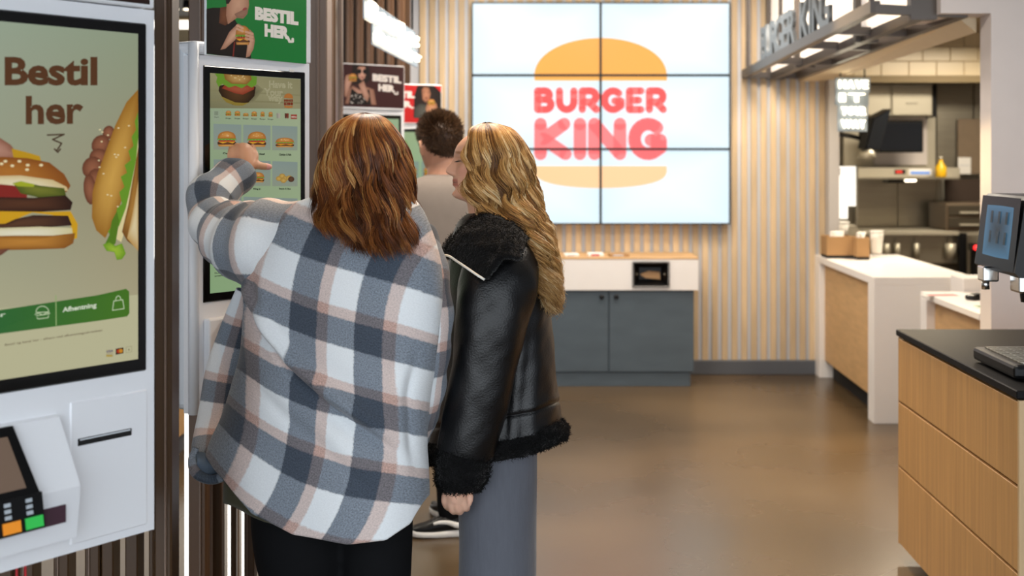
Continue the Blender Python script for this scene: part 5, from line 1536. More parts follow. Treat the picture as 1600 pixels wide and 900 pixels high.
def plaid_sleeve(pts, rad, name, ph0, k=.155, off=(0, 0), folds=.006, m=64):
    V, Q, a, ln, n = sleeve(pts, rad, 14, m)
    N = vnormals(V, Q); c = V.reshape(n, m, 3).mean(1).repeat(m, 0); N *= np.sign((N * (V - c)).sum())
    dd = folds * np.sin(ln * 62 + 1.6 * np.sin(a + ph0) + 1.2 * wnoise(V, 9, 7, 1)) * (.35 + .65 * np.clip(np.sin(a * 1 + ph0), 0, 1)) + .004 * wnoise(V, 18, 8, 2)
    V = V + N * dd[:, None]
    rm = np.mean(rad); uv = np.stack([np.where(a > PI, 2 * PI - a, a) * rm * 1.15 / k + off[0], ln / k + off[1]], 1)
    Vt, Qt = thick(V, Q, n, m, .005)
    return fast_mesh(name, Vt, Qt, M['plaid'], wp_, uv=np.vstack([uv, uv]))


lsl = [P(476, 392, 3.36), P(430, 384, 3.38), P(392, 380, 3.44), P(356, 362, 3.53), P(330, 340, 3.61), P(329, 311, 3.665), P(350, 288, 3.715), P(369, 275, 3.75), P(376, 268, 3.77)]
plaid_sleeve(lsl, [.125, .122, .112, .090, .068, .066, .062, .056, .050], 'sleeve', 1.0, off=(.1, .25), folds=.007)
rsl = [P(640, 372, 3.36), P(653, 420, 3.30), P(664, 480, 3.27), P(668, 545, 3.27), P(664, 600, 3.29), P(656, 645, 3.33), P(644, 680, 3.38), P(626, 692, 3.43)]
plaid_sleeve(rsl, [.07, .078, .072, .060, .056, .050, .046, .044], 'sleeve', 2.2, off=(.45, .1), folds=.004)
# open front flap swinging out on the left, rolled at its corner
fl = [P(386, 455, 3.50), P(371, 510, 3.52), P(356, 570, 3.52), P(345, 630, 3.51), P(335, 680, 3.48), P(331, 712, 3.44), P(327, 738, 3.42)]
V, Q, a, ln, n = sleeve(fl, [.03, .045, .054, .058, .058, .056, .050], 10, 48, flat=.55)
V = V + (.004 * wnoise(V, 20, 3, 2))[:, None] * np.array((1, .3, .2))
uv = np.stack([a / (2 * PI) * 2 * 1.1 + .35, ln / .16 + .45], 1)
k = len(V); c = V.reshape(n, 48, 3).mean(1).repeat(48, 0)
fast_mesh('jacket_front_flap', V, Q, M['plaid'], wp_, uv=uv)
Vi = c + (V - c) * .9; fast_mesh('flap_lining', Vi, Q[:, ::-1], M['lining'], wp_)
# turned-up corner of the flap: lining showing inside a soft roll
gr_ = []
for v in np.linspace(0, 1, 14):
    for u in np.linspace(0, 1, 18):
        xx = 304 + 50 * u + 4 * math.sin(3 * v); yy = 704 + 44 * v + 10 * u * (1 - v) - 10 * (u - .5) ** 2 * 4 * v
        gr_.append(P(xx, yy, 3.392 - .035 * math.sin(PI * v) * (1 - .4 * u) + .01 * math.sin(7 * u + 3 * v)))
gr_ = np.array(gr_); qq = grid_quads(14, 18, False)
fast_mesh('turned_corner', gr_, qq, M['lining'], wp_)
rl = [P(306, 700, 3.39), P(301, 718, 3.385), P(306, 738, 3.37), P(326, 749, 3.365), P(346, 746, 3.365), P(357, 737, 3.37)]
V, Q, a, ln, n = sleeve(rl, [.008, .012, .014, .013, .012, .006], 8, 20)
fast_mesh('rolled_edge', V, Q, M['plaid'], wp_, uv=np.stack([a * .03 + .55, ln / .16 + .62], 1))
# khaki shirt below the jacket
def hemS(x, s): return np.interp(x, [340, 356, 435, 540, 664], [765, 778, 817, 835, 800])
rows = [(600, 385, 655, .13), (680, 362, 650, .14), (760, 352, 648, .15), (850, 352, 640, .15)]
V, px_, py_, ph_ = torso(rows, YP + .01, 30, 80, 2.3, -.2, hem=hemS)
V += (.004 * np.sin(ph_ * 9))[:, None] * np.array((.3, 1, 0)); Vt, Qt = thick(V, grid_quads(30, 80), 30, 80, .004)
fast_mesh('khaki_shirt', Vt, Qt, mat('khaki_cotton', '4d4b34', .85, var=.06, vscale=40, sheen=.1), wp_)
# trousers
M['blackcloth'] = mat('black_trousers', '090a0d', .85, spec=.2)


def trousers(parent, waist, legs, m, name='trousers', crease=False, voxel=.012):
    parts = [limb(waist[0], waist[1], 20, 5)] + [limb(p, r, 20, 6) for p, r in legs]
    V, Fs = remesh(parts, voxel, 4)
    V = V + (.004 * wnoise(V * np.array((1, 1, .5)), 18, 4, 2))[:, None] * np.array((.7, .7, 0))
    return mesh_obj(name, V, Fs, m, parent)


zf = lambda z, Y: CY + (CAMH - z) * F / Y
g = lambda px, z, Y: P(px, zf(z, Y), Y)
trousers(wp_, ([g(470, .95, 3.36), g(540, .93, 3.35), g(600, .95, 3.34)], [.12, .14, .12]),
         [([g(492, .93, 3.36), g(472, .72, 3.36), g(474, .56, 3.37), g(484, .44, 3.38), g(488, .25, 3.40), g(490, .07, 3.40)], [.13, .132, .122, .10, .085, .075]),
          ([g(575, .93, 3.34), g(590, .72, 3.34), g(592, .56, 3.34), g(590, .44, 3.34), g(588, .25, 3.36), g(588, .07, 3.38)], [.12, .098, .088, .082, .075, .07])], M['blackcloth'])
for px0, Y0 in ((490, 3.36), (588, 3.34)):
    p = g(px0, 0, Y0); shoe(wp_, p[0], p[1] - .0, 1.8, M['blackcloth'], M['paperwhite'], .25)

# hair colours and styling
def hair(parent, rows, Yc, n, phi_fn, top, end_fn, e=2.2, shear=0.0, yoff=None, wave=.004, wl=.1, clumps=140, T=26, rad=.0014, pal=None, seed=5, kmin=.86, cap=.9, tipspread=1.0, capphi=None, cappal=None, hl=None):
    rs = np.random.RandomState(seed)
    r = catmull(np.array(rows, float), 8); r = r[np.argsort(r[:, 0], kind='stable')]
    def env(py, phi, k):
        xl = np.interp(py, r[:, 0], r[:, 1]); xr = np.interp(py, r[:, 0], r[:, 2]); b = np.interp(py, r[:, 0], r[:, 3]); yo = np.interp(py, r[:, 0], r[:, 4])
        cx = (xl + xr) / 2; q = cx + k * (xr - xl) / 2 * sup(np.cos(phi), e); Y0 = Yc + yo + 0 * cx; Y = Y0 + k * b * sup(np.sin(phi), e)
        return np.stack([(q - CX) * Y / F, Y, CAMH - (py - CY) * Y / F], -1), np.stack([(cx - CX) * Y0 / F, Y0, CAMH - (py - CY) * Y0 / F], -1)
    # guides
    cphi = phi_fn(rs, clumps); cph = 2.6 * cphi + .7 * rs.normal(size=clumps); cend = end_fn(cphi, rs); ctone = rs.uniform(0, 1, clumps); cw = rs.uniform(.6, 1.4, clumps); cr_ = rs.uniform(.3, .7, clumps)
    ci = rs.randint(0, clumps, n)
    own = phi_fn(rs, n); t = np.linspace(0, 1, T)[None]
    # nearest guide by angle keeps locks together
    srt = np.argsort(cphi); pos = np.clip(np.searchsorted(cphi[srt], own), 0, clumps - 1); jit = np.clip(pos + rs.randint(-1, 2, n), 0, clumps - 1); ci = srt[jit]
    pull = np.clip((t - .12) * 1.5, 0, .82)
    phi = own[:, None] * (1 - pull) + cphi[ci][:, None] * pull
    end = cend[ci] + rs.normal(size=n) * 7
    py = top + (end[:, None] - top) * t ** 1.25
    k = kmin + (1 - kmin) * np.sqrt(rs.uniform(0, 1, n)); k = k[:, None] + (.035 * np.sin(2 * PI * cr_[ci] + 0)[:, None]) * t
    lenm = (py - top) * Yc / F
    amp = wave * np.clip(t * 2.2 - .25, 0, 1.3) * cw[ci][:, None]
    arg = 2 * PI * lenm / (wl * (.8 + .4 * cr_[ci])[:, None]) + cph[ci][:, None] + rs.normal(size=(n, 1)) * .25
    C, Cc = env(py, phi, k)
    rad_dir = C - Cc; rad_dir[..., 2] *= 0; rn = np.linalg.norm(rad_dir, axis=2)[..., None] + 1e-6; rd = rad_dir / rn
    tan = np.stack([-rd[..., 1], rd[..., 0], 0 * rd[..., 0]], -1)
    C = C + tan * (amp * np.sin(arg))[..., None] + rd * (amp * .8 * np.cos(arg))[..., None]
    C = C + (rs.normal(size=(n, 1, 3)) * .0035 * tipspread) * (t ** 2)[..., None] * np.array((1, 1, .5))
    R = rad * (1.0 - .75 * np.clip(t - .55, 0, 1) / .45) * np.clip(.45 + t * 6, 0, 1) * rs.uniform(.7, 1.3, (n, 1))
    pal = [np.array(lin(c)) for c in pal]
    tone = np.clip(ctone[ci] * .75 + rs.uniform(0, 1, n) * .35 - .05, 0, 1)[:, None]
    tone = np.clip(tone + (hl(C, own[:, None], t) if hl else 0), 0, 1.0)
    i0 = np.clip((tone * (len(pal) - 1)).astype(int), 0, len(pal) - 2); fr = (tone * (len(pal) - 1) - i0)[..., None]; pa = np.array(pal)
    cols = pa[i0] * (1 - fr) + pa[i0 + 1] * fr
    if cols.shape[1] == 1: cols = np.broadcast_to(cols, (n, T, 3))
    V, Q, Cc_ = strands(C, rd + 1e-6, R, cols)
    # under-layer
    a = np.arange(72) * 2 * PI / 72 if capphi is None else np.linspace(capphi[0], capphi[1], 72)
    ee = end_fn(a, np.random.RandomState(1)); tt = np.linspace(.0, 1, 40)[:, None]
    cpy = top + 2 + (ee[None] - 14 - top) * tt ** 1.25; VC, _ = env(cpy, np.broadcast_to(a[None], cpy.shape), cap)
    QC = grid_quads(40, 72, capphi is None) + len(V)
    Vall = np.vstack([V, VC.reshape(-1, 3)]); cc = np.broadcast_to(np.array(lin(cappal or '4a2c18')), (40 * 72, 3))
    return fast_mesh('hair', Vall, np.vstack([Q, QC]), M['hair'], parent, cols=np.vstack([Cc_, cc]))


rowsH = [(176, 566, 572, .002, .0), (178, 553, 586, .03, 0), (183, 540, 600, .055, .0), (192, 525, 611, .078, 0), (206, 512, 622, .098, 0), (228, 502, 636, .113, 0), (255, 498, 641, .122, 0), (285, 497, 645, .125, 0),
         (315, 492, 649, .122, -.015), (340, 484, 652, .112, -.05), (365, 490, 652, .10, -.085), (405, 505, 652, .085, -.115)]
def endH(phi, rs):
    x = np.cos(phi); b = np.interp(x, [-1, -.8, -.5, -.1, .3, .8, 1], [344, 356, 378, 393, 395, 391, 383])
    return b - np.abs(rs.normal(size=np.shape(phi))) * 9
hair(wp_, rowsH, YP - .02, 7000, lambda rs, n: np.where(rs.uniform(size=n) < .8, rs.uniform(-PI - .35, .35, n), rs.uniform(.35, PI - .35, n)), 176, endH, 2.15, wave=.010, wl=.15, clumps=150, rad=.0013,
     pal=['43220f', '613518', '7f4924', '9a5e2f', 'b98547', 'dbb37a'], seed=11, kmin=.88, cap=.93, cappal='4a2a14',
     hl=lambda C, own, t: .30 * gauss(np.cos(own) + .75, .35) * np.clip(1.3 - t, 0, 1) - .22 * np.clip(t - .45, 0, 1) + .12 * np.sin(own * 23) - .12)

# body of the first woman: one continuous surface
def hand_fingers(spec, r0): return [limb(p, r, 10, 4) for p, r in spec]
parts = []
hV, hF = head_mesh(.215, 70, 90)
parts.append((rotz(hV, math.radians(112), g(572, 1.497, YP)), hF))
parts += [limb([g(566, 1.36, YP + .02), g(570, 1.46, YP), g(572, 1.56, YP)], [.062, .055, .055])]
parts += [limb([g(550, .92, YP), g(548, 1.1, YP), g(545, 1.28, YP), g(552, 1.40, YP + .01)], [.125, .11, .12, .075], 18)]
parts += [limb([g(560, 1.37, YP), g(470, 1.40, YP + .03), g(410, 1.41, 3.42), g(345, 1.42, 3.56), g(330, 1.45, 3.62), g(345, 1.53, 3.70), P(374, 268, 3.755), P(382, 258, 3.775)], [.06, .06, .05, .042, .042, .038, .027, .028])]
parts += [limb([g(560, 1.37, YP), g(650, 1.36, YP), g(664, 1.2, 3.28), g(664, 1.06, 3.29), g(644, .9, 3.38), g(624, .88, 3.45), g(616, .88, 3.50), g(606, .87, 3.55)], [.06, .055, .045, .04, .034, .028, .036, .018])]
for px0, px1 in ((500, 488), (580, 588)):
    parts += [limb([g(px0, .92, YP), g(px0, .5, YP + .03), g(px1, .1, YP + .06), g(px1, .05, YP + .1)], [.085, .06, .045, .035])]
# pointing hand: palm, curled fingers, index on the glass, thumb out to the right
parts += [limb([P(381, 262, 3.765), P(381, 250, 3.785), P(380, 240, 3.80)], [.028, .034, .034], 14), limb([P(370, 258, 3.765), P(367, 246, 3.785), P(366, 238, 3.795)], [.016, .022, .020]), limb([P(390, 258, 3.77), P(393, 246, 3.795), P(394, 240, 3.81)], [.018, .021, .018])]
fing = [([P(367, 240, 3.79), P(362, 233, 3.805), P(362, 236, 3.828), P(366, 245, 3.825)], [.0105, .0105, .0095, .0085]),
        ([P(376, 236, 3.80), P(371, 228.5, 3.818), P(372, 232, 3.845), P(376, 242, 3.84)], [.0115, .0115, .010, .009]),
        ([P(385, 235, 3.81), P(381, 229, 3.83), P(382, 233, 3.86), P(385, 242, 3.855)], [.0115, .011, .010, .009]),
        ([P(393, 240, 3.82), P(395, 234, 3.853), P(395, 229.5, 3.885), P(395, 229, 3.908)], [.0115, .0105, .0092, .0078]),
        ([P(397, 258, 3.78), P(404, 258.5, 3.80), P(412, 260, 3.82), P(421, 260.5, 3.83)], [.0135, .0125, .0115, .0095])]
parts += hand_fingers(fing, 0)
V, Fs = remesh(parts, .0046, 2)
base = np.array(lin('cf9a7a')); cols = np.broadcast_to(base, (len(V), 3)).copy(); cols *= (1 + .06 * wnoise(V, 60, 2, 2))[:, None]
tip = P(421, 260.5, 3.83); cols = np.where((np.linalg.norm(V - tip, axis=1) < .016)[:, None], np.array(lin('e6a59c')), cols)
mesh_obj('body', V, Fs, M['skin'], wp_, cols=cols)
# nail of the thumb
nl = MB(); q = P(419, 257.5, 3.826); nl.lathe((0, 0, 0), [(.0, -.001), (.006, 0), (.0055, .0015), (.0, .002)], 10)
o = nl.build('thumb_nail', mat('nail', 'e8b8ac', .25), wp_, loc=tuple(q - np.array(wp_.location))); o.rotation_euler = (.4, .5, 0); o.scale = (1.3, .8, 1)

# ------------------------------------------------------------------ fair-haired woman in the leather jacket
YB = 3.57
wb_ = person(tuple(P(775, 0, YB) * np.array((1, 1, 0))), 'woman with long wavy fair hair in a black leather jacket and grey trousers')
M['leather'] = mat('black_leather', '0a0a0c', .38, spec=.45, bump=.15, bscale=220, coat=.0, var=.15, vscale=6)
M['fleece'] = mat('black_fleece', '0d0d0e', .95, spec=.15, sheen=.15, bump=.5, bscale=160)
M['fleece_a'] = attr_mat('black_fleece_curls', .9, .15)
M['zip'] = mat('zip_metal', 'f0eee6', .3, metal=.0)
M['greycloth'] = mat('grey_suiting', '5a5d66', .8, sheen=.2, var=.08, vscale=120, stretch=(1, 1, .15), bump=.15, bscale=300)


def hemB(x, s): return np.interp(x, [660, 700, 786, 824, 860, 885], [700, 704, 697, 688, 672, 660])


rowsB = [(332, 745, 800, .045, 0), (342, 728, 815, .08, 0), (358, 716, 830, .13, 0), (385, 708, 842, .175, 0), (430, 703, 850, .19, 0), (500, 697, 858, .195, 0), (560, 692, 864, .2, 0), (620, 685, 870, .205, 0), (680, 675, 878, .21, 0), (720, 672, 880, .21, 0)]
n_, m_ = 130, 140
V, px, py, ph = torso(rowsB, YB, n_, m_, 2.5, .0, hem=hemB)
Q = grid_quads(n_, m_); N = vnormals(V, Q); N *= np.sign((N[:, 1] * np.sin(ph)).mean())
near = np.clip(-np.sin(ph), 0, 1)
seam = np.interp(px, [660, 786, 824, 870], [672, 652, 645, 628]); disp = -.004 * gauss(py - seam, 3.0) + .0018 * gauss(py - seam + 8, 5)
vs = np.interp(py, [400, 520, 700], [822, 806, 788]); disp += (-.006 * gauss(px - vs, 5) + .007 * gauss(px - vs - 16, 13)) * near
vs2 = np.interp(py, [430, 560, 650], [846, 838, 830]); disp += .006 * gauss(px - vs2, 10) * near - .005 * gauss(px - vs2 + 16, 8) * near
disp += .0045 * wnoise(V * np.array((1, 1, .45)), 15, 21, 2) + .002 * wnoise(V, 50, 22, 2)
V = V + N * disp[:, None]
Vt, Qt = thick(V, Q, n_, m_, .006); fast_mesh('jacket', Vt, Qt, M['leather'], wb_)
# fleece hem band
rows2 = [(r[0], r[1] - 4, r[2] + 4, r[3] + .012, 0) for r in rowsB]
r8 = np.array(rows2); ph1 = np.arange(140) * 2 * PI / 140


def band(rows, Yc, top_fn, bot_fn, n=10, m=140, e=2.5, bulge=.010):
    r = catmull(np.array(rows, float), 8); V = []
    xm = np.interp(600, r[:, 0], (r[:, 1] + r[:, 2]) / 2); am = np.interp(690, r[:, 0], (r[:, 2] - r[:, 1]) / 2)
    for i in range(n):
        t = i / (n - 1); bl = bulge * math.sin(PI * t)
        for p in np.arange(m) * 2 * PI / m:
            x = xm + am * sup(np.cos(p), e); py = top_fn(x) * (1 - t) + bot_fn(x) * t
            xl, xr, b = [np.interp(py, r[:, 0], r[:, q]) for q in (1, 2, 3)]
            pxx = (xl + xr) / 2 + ((xr - xl) / 2 + bl * F / Yc) * sup(np.cos(p), e)
            yy = Yc + (b + bl) * sup(np.sin(p), e); V.append(((pxx - CX) * yy / F, yy, CAMH - (py - CY) * yy / F))
    return np.array(V), grid_quads(n, m)


def fleece(name, V, Q, parent, count, ln=.012, seed=1, sgn=None):
    N = vnormals(V, Q); c = V.mean(0)
    if ((N * (V - c)).sum()) < 0: N = -N
    V = V + N * (.003 * wnoise(V, 170, seed, 2))[:, None]
    o = fast_mesh(name, V, Q, M['fleece'], parent)
    # dense curls scattered over it
    rs = np.random.RandomState(seed); q = Q[rs.randint(0, len(Q), count)]; wts = rs.dirichlet((1, 1, 1, 1), count)
    pts = (V[q] * wts[..., None]).sum(1); nn = (N[q] * wts[..., None]).sum(1); nn /= np.linalg.norm(nn, axis=1)[:, None] + 1e-9
    Vf, Qf, Cf = fuzz(pts, nn, count, ln, .0012, lin('161616'), seed)
    f = fast_mesh('fleece_curls', Vf, Qf, M['fleece_a'], None, cols=Cf); f.data.transform(Matrix.Translation(-Vector(parent.location))); f.parent = o; f['kind'] = 'stuff'
    return o


hb_top = lambda x: np.interp(x, [660, 700, 786, 824, 860, 885], [692, 697, 690, 683, 667, 655])
hb_bot = lambda x: np.interp(x, [660, 700, 786, 824, 860, 885], [725, 730, 720, 713, 700, 686])
V, Q = band(rows2, YB, hb_top, hb_bot); fleece('hem_trim', V, Q, wb_, 14000, .0045, 3)
# near sleeve
def leather_sleeve(pts, rad, seed, name='sleeve'):
    V, Q, a, ln, n = sleeve(pts, rad, 16, 64); c = V.reshape(n, 64, 3).mean(1).repeat(64, 0); N = vnormals(V, Q); N *= np.sign((N * (V - c)).sum())
    dd = .0012 * np.sin(ln * 48 + 2 * np.sin(a) + wnoise(V, 8, seed, 1) * 2) + .0055 * wnoise(V * np.array((1, 1, .22)), 26, seed, 2) + .0015 * wnoise(V, 60, seed + 1, 2)
    sm = np.abs(((a - 4.1 + PI) % (2 * PI)) - PI); dd -= .004 * gauss(sm, .05)
    V = V + N * dd[:, None]; Vt, Qt = thick(V, Q, n, 64, .005); return fast_mesh(name, Vt, Qt, M['leather'], wb_)


nsl = [P(788, 400, 3.49), P(783, 425, 3.41), P(771, 470, 3.36), P(761, 540, 3.345), P(751, 600, 3.34), P(738, 660, 3.335), P(727, 708, 3.335)]
leather_sleeve(nsl, [.075, .098, .100, .090, .083, .077, .070], 31)
V, Q, a, ln, n = sleeve([P(726, 698, 3.335), P(724, 716, 3.335), P(722, 740, 3.335), P(720, 756, 3.335), P(719, 764, 3.335)], [.066, .071, .069, .062, .048], 5, 60)
tilt = np.array([(V[:, 0] - P(722, 0, 3.335)[0]) * .15]).T * np.array((0, 0, 1.)); V = V + tilt
fleece('cuff', V, Q, wb_, 8000, .0045, 5)
fsl = [P(775, 390, 3.68), P(765, 430, 3.76), P(755, 500, 3.80), P(745, 570, 3.82), P(738, 640, 3.83), P(732, 690, 3.83)]
leather_sleeve(fsl, [.07, .085, .08, .07, .062, .058], 37)
V, Q, a, ln, n = sleeve([P(733, 680, 3.83), P(731, 705, 3.83), P(730, 725, 3.83)], [.060, .066, .055], 5, 40); fleece('cuff', V, Q, wb_, 1500, .005, 6)
# collar: thick folded fleece sheet over the shoulder, zip along its edge
def sheet(U, Lw, n, name, parent, th=.014, bul=.02):
    U, Lw = catmull(np.array(U), 8), catmull(np.array(Lw), 8); k = min(len(U), len(Lw)); 
    t = np.linspace(0, 1, n)[:, None, None]
    G = U[None, :k] * (1 - t) + Lw[None, :k] * t
    G[..., 1] -= bul * np.sin(PI * t[..., 0]) ; G[..., 2] += bul * .5 * np.sin(PI * t[..., 0])
    Vf = G.reshape(-1, 3); Qf = grid_quads(n, k, False); N = vnormals(Vf, Qf)
    if N[:, 1].mean() > 0: N = -N; Qf = Qf[:, ::-1]
    m2 = len(Vf); Vb = Vf - N * th
    per = [i for i in range(k)] + [i * k + k - 1 for i in range(1, n)] + [(n - 1) * k + i for i in range(k - 2, -1, -1)] + [i * k for i in range(n - 2, 0, -1)]
    rim = np.array([(per[i], per[(i + 1) % len(per)], per[(i + 1) % len(per)] + m2, per[i] + m2) for i in range(len(per))])
    return np.vstack([Vf, Vb]), np.vstack([Qf, Qf[:, ::-1] + m2, rim]), Qf, Vf


cu = [P(738, 346, 3.48), P(746, 338, 3.43), P(760, 334, 3.41), P(785, 340, 3.40), P(810, 350, 3.42), P(832, 366, 3.50)]
cl = [P(686, 404, 3.405), P(701, 400, 3.36), P(730, 419, 3.30), P(755, 435, 3.262), P(781, 402, 3.25), P(815, 404, 3.27), P(846, 408, 3.40)]
V, Q, _, _ = sheet(cu, cl, 16, 'collar', wb_, bul=.028)
fleece('collar', V, Q, wb_, 16000, .0028, 9)
cu = [P(737, 346, 3.52), P(735, 344, 3.60), P(748, 338, 3.66), P(775, 336, 3.69)]; cl = [P(700, 398, 3.46), P(696, 392, 3.62), P(715, 388, 3.72), P(775, 385, 3.77)]
V, Q, _, _ = sheet(cu, cl, 12, 'collar', wb_, bul=-.01); fleece('collar_far_side', V, Q, wb_, 3000, .005, 10)
zp = [P(684, 405, 3.40), P(692, 400, 3.375), P(701, 400, 3.345), P(715, 409, 3.318), P(730, 419, 3.283), P(743, 428, 3.263), P(757, 437, 3.252)]
MB().tube(zp, .0034, 8, 6).build('zip', M['zip'], wb_)
# trousers
trousers(wb_, ([g(770, .93, 3.52), g(772, .93, 3.64)], [.115, .115]),
         [([g(772, .92, 3.52), g(776, .78, 3.50), g(777, .6, 3.49), g(775, .45, 3.49), g(772, .25, 3.5), g(771, .05, 3.5)], [.12, .112, .106, .108, .108, .108]),
          ([g(772, .92, 3.64), g(778, .78, 3.66), g(780, .6, 3.68), g(784, .45, 3.68), g(782, .25, 3.7), g(780, .05, 3.7)], [.12, .11, .102, .10, .1, .1])], M['greycloth'])
for Y0 in (3.5, 3.7):
    p = g(800, 0, Y0); shoe(wb_, p[0], p[1], PI, M['blackcloth'], M['paperwhite'], .25)

# body
Hb = .232; chin = P(710, 314, YB); ax = P(759, 314, YB)
parts = []
hV, hF = head_mesh(Hb, 110, 150, 1.05, .74, .84); TH = PI * 1.0 + .10; HT = -.05
parts.append((rotz(hV, TH, (ax[0], YB, ax[2] - .003), HT), hF))
parts += ear_b if False else []
parts += [limb([g(768, 1.40, YB), g(762, 1.46, YB), g(757, 1.53, YB), g(760, 1.60, YB)], [.072, .055, .054, .06], 18)]
parts += [limb([g(775, .92, YB), g(775, 1.1, YB), g(772, 1.28, YB), g(770, 1.40, YB)], [.10, .09, .11, .075], 18)]
parts += [limb([g(772, 1.37, YB), g(785, 1.36, 3.44), g(768, 1.15, 3.36), g(750, 1.0, 3.345), g(728, .82, 3.335), P(718, 752, 3.335)], [.06, .055, .042, .036, .030, .026])]
parts += [limb([g(772, 1.37, YB), g(770, 1.36, 3.7), g(757, 1.15, 3.80), g(745, 1.0, 3.82), P(732, 690, 3.83), P(730, 735, 3.83), P(729, 765, 3.83)], [.06, .055, .042, .036, .028, .034, .02])]
for Y0 in (3.53, 3.66): parts += [limb([g(773, .92, Y0), g(774, .5, Y0), g(774, .1, Y0), g(768, .05, Y0)], [.08, .06, .04, .03])]
YH = 3.335
parts += [limb([P(717, 748, YH), P(714, 764, YH), P(712, 774, YH)], [.024, .029, .028], 14), limb([P(705, 758, YH), P(700, 772, YH)], [.017, .016]), limb([P(722, 758, YH + .01), P(723, 774, YH + .01)], [.018, .017])]
fing = [([P(698, 768, YH), P(694.5, 780, YH - .004), P(697, 790, YH + .004), P(702, 794, YH + .022), P(706, 788, YH + .03)], [.0098, .0098, .009, .0085, .008]),
        ([P(706, 770, YH - .004), P(703.5, 784, YH - .010), P(706, 796, YH), P(710, 799, YH + .02), P(713, 792, YH + .03)], [.0104, .0102, .0094, .009, .008]),
        ([P(714, 771, YH - .004), P(713, 785, YH - .010), P(715.5, 797, YH), P(719, 800, YH + .02), P(721, 793, YH + .03)], [.0106, .0102, .0095, .009, .008]),
        ([P(722.5, 770, YH), P(723.5, 782, YH - .006), P(727, 793, YH + .002), P(730, 794, YH + .02), P(730, 787, YH + .03)], [.0104, .010, .0094, .009, .008]),
        ([P(724, 756, YH + .02), P(731, 768, YH + .018), P(734, 778, YH + .012), P(732, 787, YH + .008)], [.013, .0118, .0105, .009])]
parts += hand_fingers(fing, 0)
V, Fs = remesh(parts, .0040, 2)
base = np.array(lin('e4b69d')); cols = np.broadcast_to(base, (len(V), 3)).copy(); cols *= (1 + .04 * wnoise(V, 70, 12, 2))[:, None]
# face marks by place on the head (lips, brow, lash line, cheek)
L3 = (V - np.array((ax[0], YB, ax[2] - .003))); c_, s_ = math.cos(-TH), math.sin(-TH)
hx_ = (L3[:, 0] * c_ - L3[:, 1] * s_) / Hb; hy_ = (L3[:, 0] * s_ + L3[:, 1] * c_) / Hb; hz_ = L3[:, 2] / Hb
hx_, hz_ = hx_ * math.cos(HT) - hz_ * math.sin(HT), hz_ * math.cos(HT) + hx_ * math.sin(HT)
def paint(mask, col, cols): return cols * (1 - mask[:, None]) + np.array(lin(col)) * mask[:, None]
fm = (hx_ > .1) & (hz_ > 0) & (hz_ < 1)
lips = fm * np.clip(gauss(hz_ - .243, .018) + gauss(hz_ - .193, .02), 0, 1) * (np.abs(hy_) < .13) * (hx_ > .30)
cols = paint(np.clip(lips, 0, .85), 'b5665f', cols)
cols = paint(np.clip(fm * gauss(hz_ - .218, .006) * (np.abs(hy_) < .13) * (hx_ > .3), 0, .8), '6e3430', cols)
cols = paint(np.clip(fm * .5 * gauss(hz_ - .36, .07) * gauss(np.abs(hy_) - .21, .08), 0, .5), 'd08e7c', cols)
brow = fm * gauss(hz_ - (.578 + .04 * (.17 - np.abs(hy_))), .013) * (np.abs(hy_) > .06) * (np.abs(hy_) < .26)
cols = paint(np.clip(brow, 0, .75), '8a5a34', cols)
lash = fm * gauss(hz_ - (.478 - .06 * np.abs(np.abs(hy_) - .15)), .0085) * (np.abs(hy_) > .085) * (np.abs(hy_) < .235)
cols = paint(np.clip(lash, 0, .9), '3a2418', cols)
lid = fm * gauss(hz_ - .515, .014) * gauss(np.abs(hy_) - .15, .07) * .4
cols = paint(lid, 'b07a66', cols)
mesh_obj('body', V, Fs, M['skin'], wb_, cols=cols)
# lashes of the near eye stand clear of the face
def headpt(x, y, z):
    return rotz(np.array([(x, y, z)]) * Hb, TH, (ax[0], YB, ax[2] - .003), HT)[0]
lm = MB()
for k in range(7):
    y = .10 + .02 * k
    a_, b_ = headpt(.365 - .35 * max(0, y - .13), y, .478), headpt(.405 - .30 * max(0, y - .13), y + .012, .462)
    lm.tube([a_, b_], [.0007, .0003], 4, 2)
lm.build('eyelashes', mat('lash', '2a1a12', .6), wb_)
# hair
rowsHB = [(191, 757, 765, .002, 0), (194, 746, 780, .03, 0), (199, 733, 797, .055, 0), (208, 726, 809, .080, 0), (225, 723, 822, .098, 0), (250, 721, 832, .108, 0), (280, 721, 838, .114, 0), (310, 729, 842, .114, -.01),
          (335, 744, 849, .112, -.03), (365, 765, 858, .10, -.06), (400, 795, 864, .085, -.08), (440, 820, 868, .07, -.09), (490, 838, 868, .055, -.09)]
def phiB(rs, n):
    # 0 = back (+X), -90 deg = the side nearest the camera, the face opening left free
    return np.where(rs.uniform(size=n) < .72, rs.uniform(-2.62, 0.1, n), rs.uniform(.1, 2.35, n))
def endB(phi, rs):
    p = np.abs(phi)
    return np.interp(p, [0, .9, 1.4, 1.9, 2.3, 2.75], [478, 486, 470, 440, 372, 308]) - np.abs(rs.normal(size=np.shape(phi))) * 18
hair(wb_, rowsHB, YB, 6500, phiB, 191, endB, 3.0, wave=.0135, wl=.10, clumps=120, T=34, rad=.0014, pal=['5f3d1e', '8b6132', 'ad8048', 'c99d60', 'dcb984', 'ecd5aa'], seed=23, kmin=.86, cap=.9, tipspread=1.6,
     capphi=(-2.55, 2.2), cappal='8a5c2e', hl=lambda C, own, t: .10 * np.sin(own * 17) - .05 + .15 * np.clip(t - .5, 0, 1))

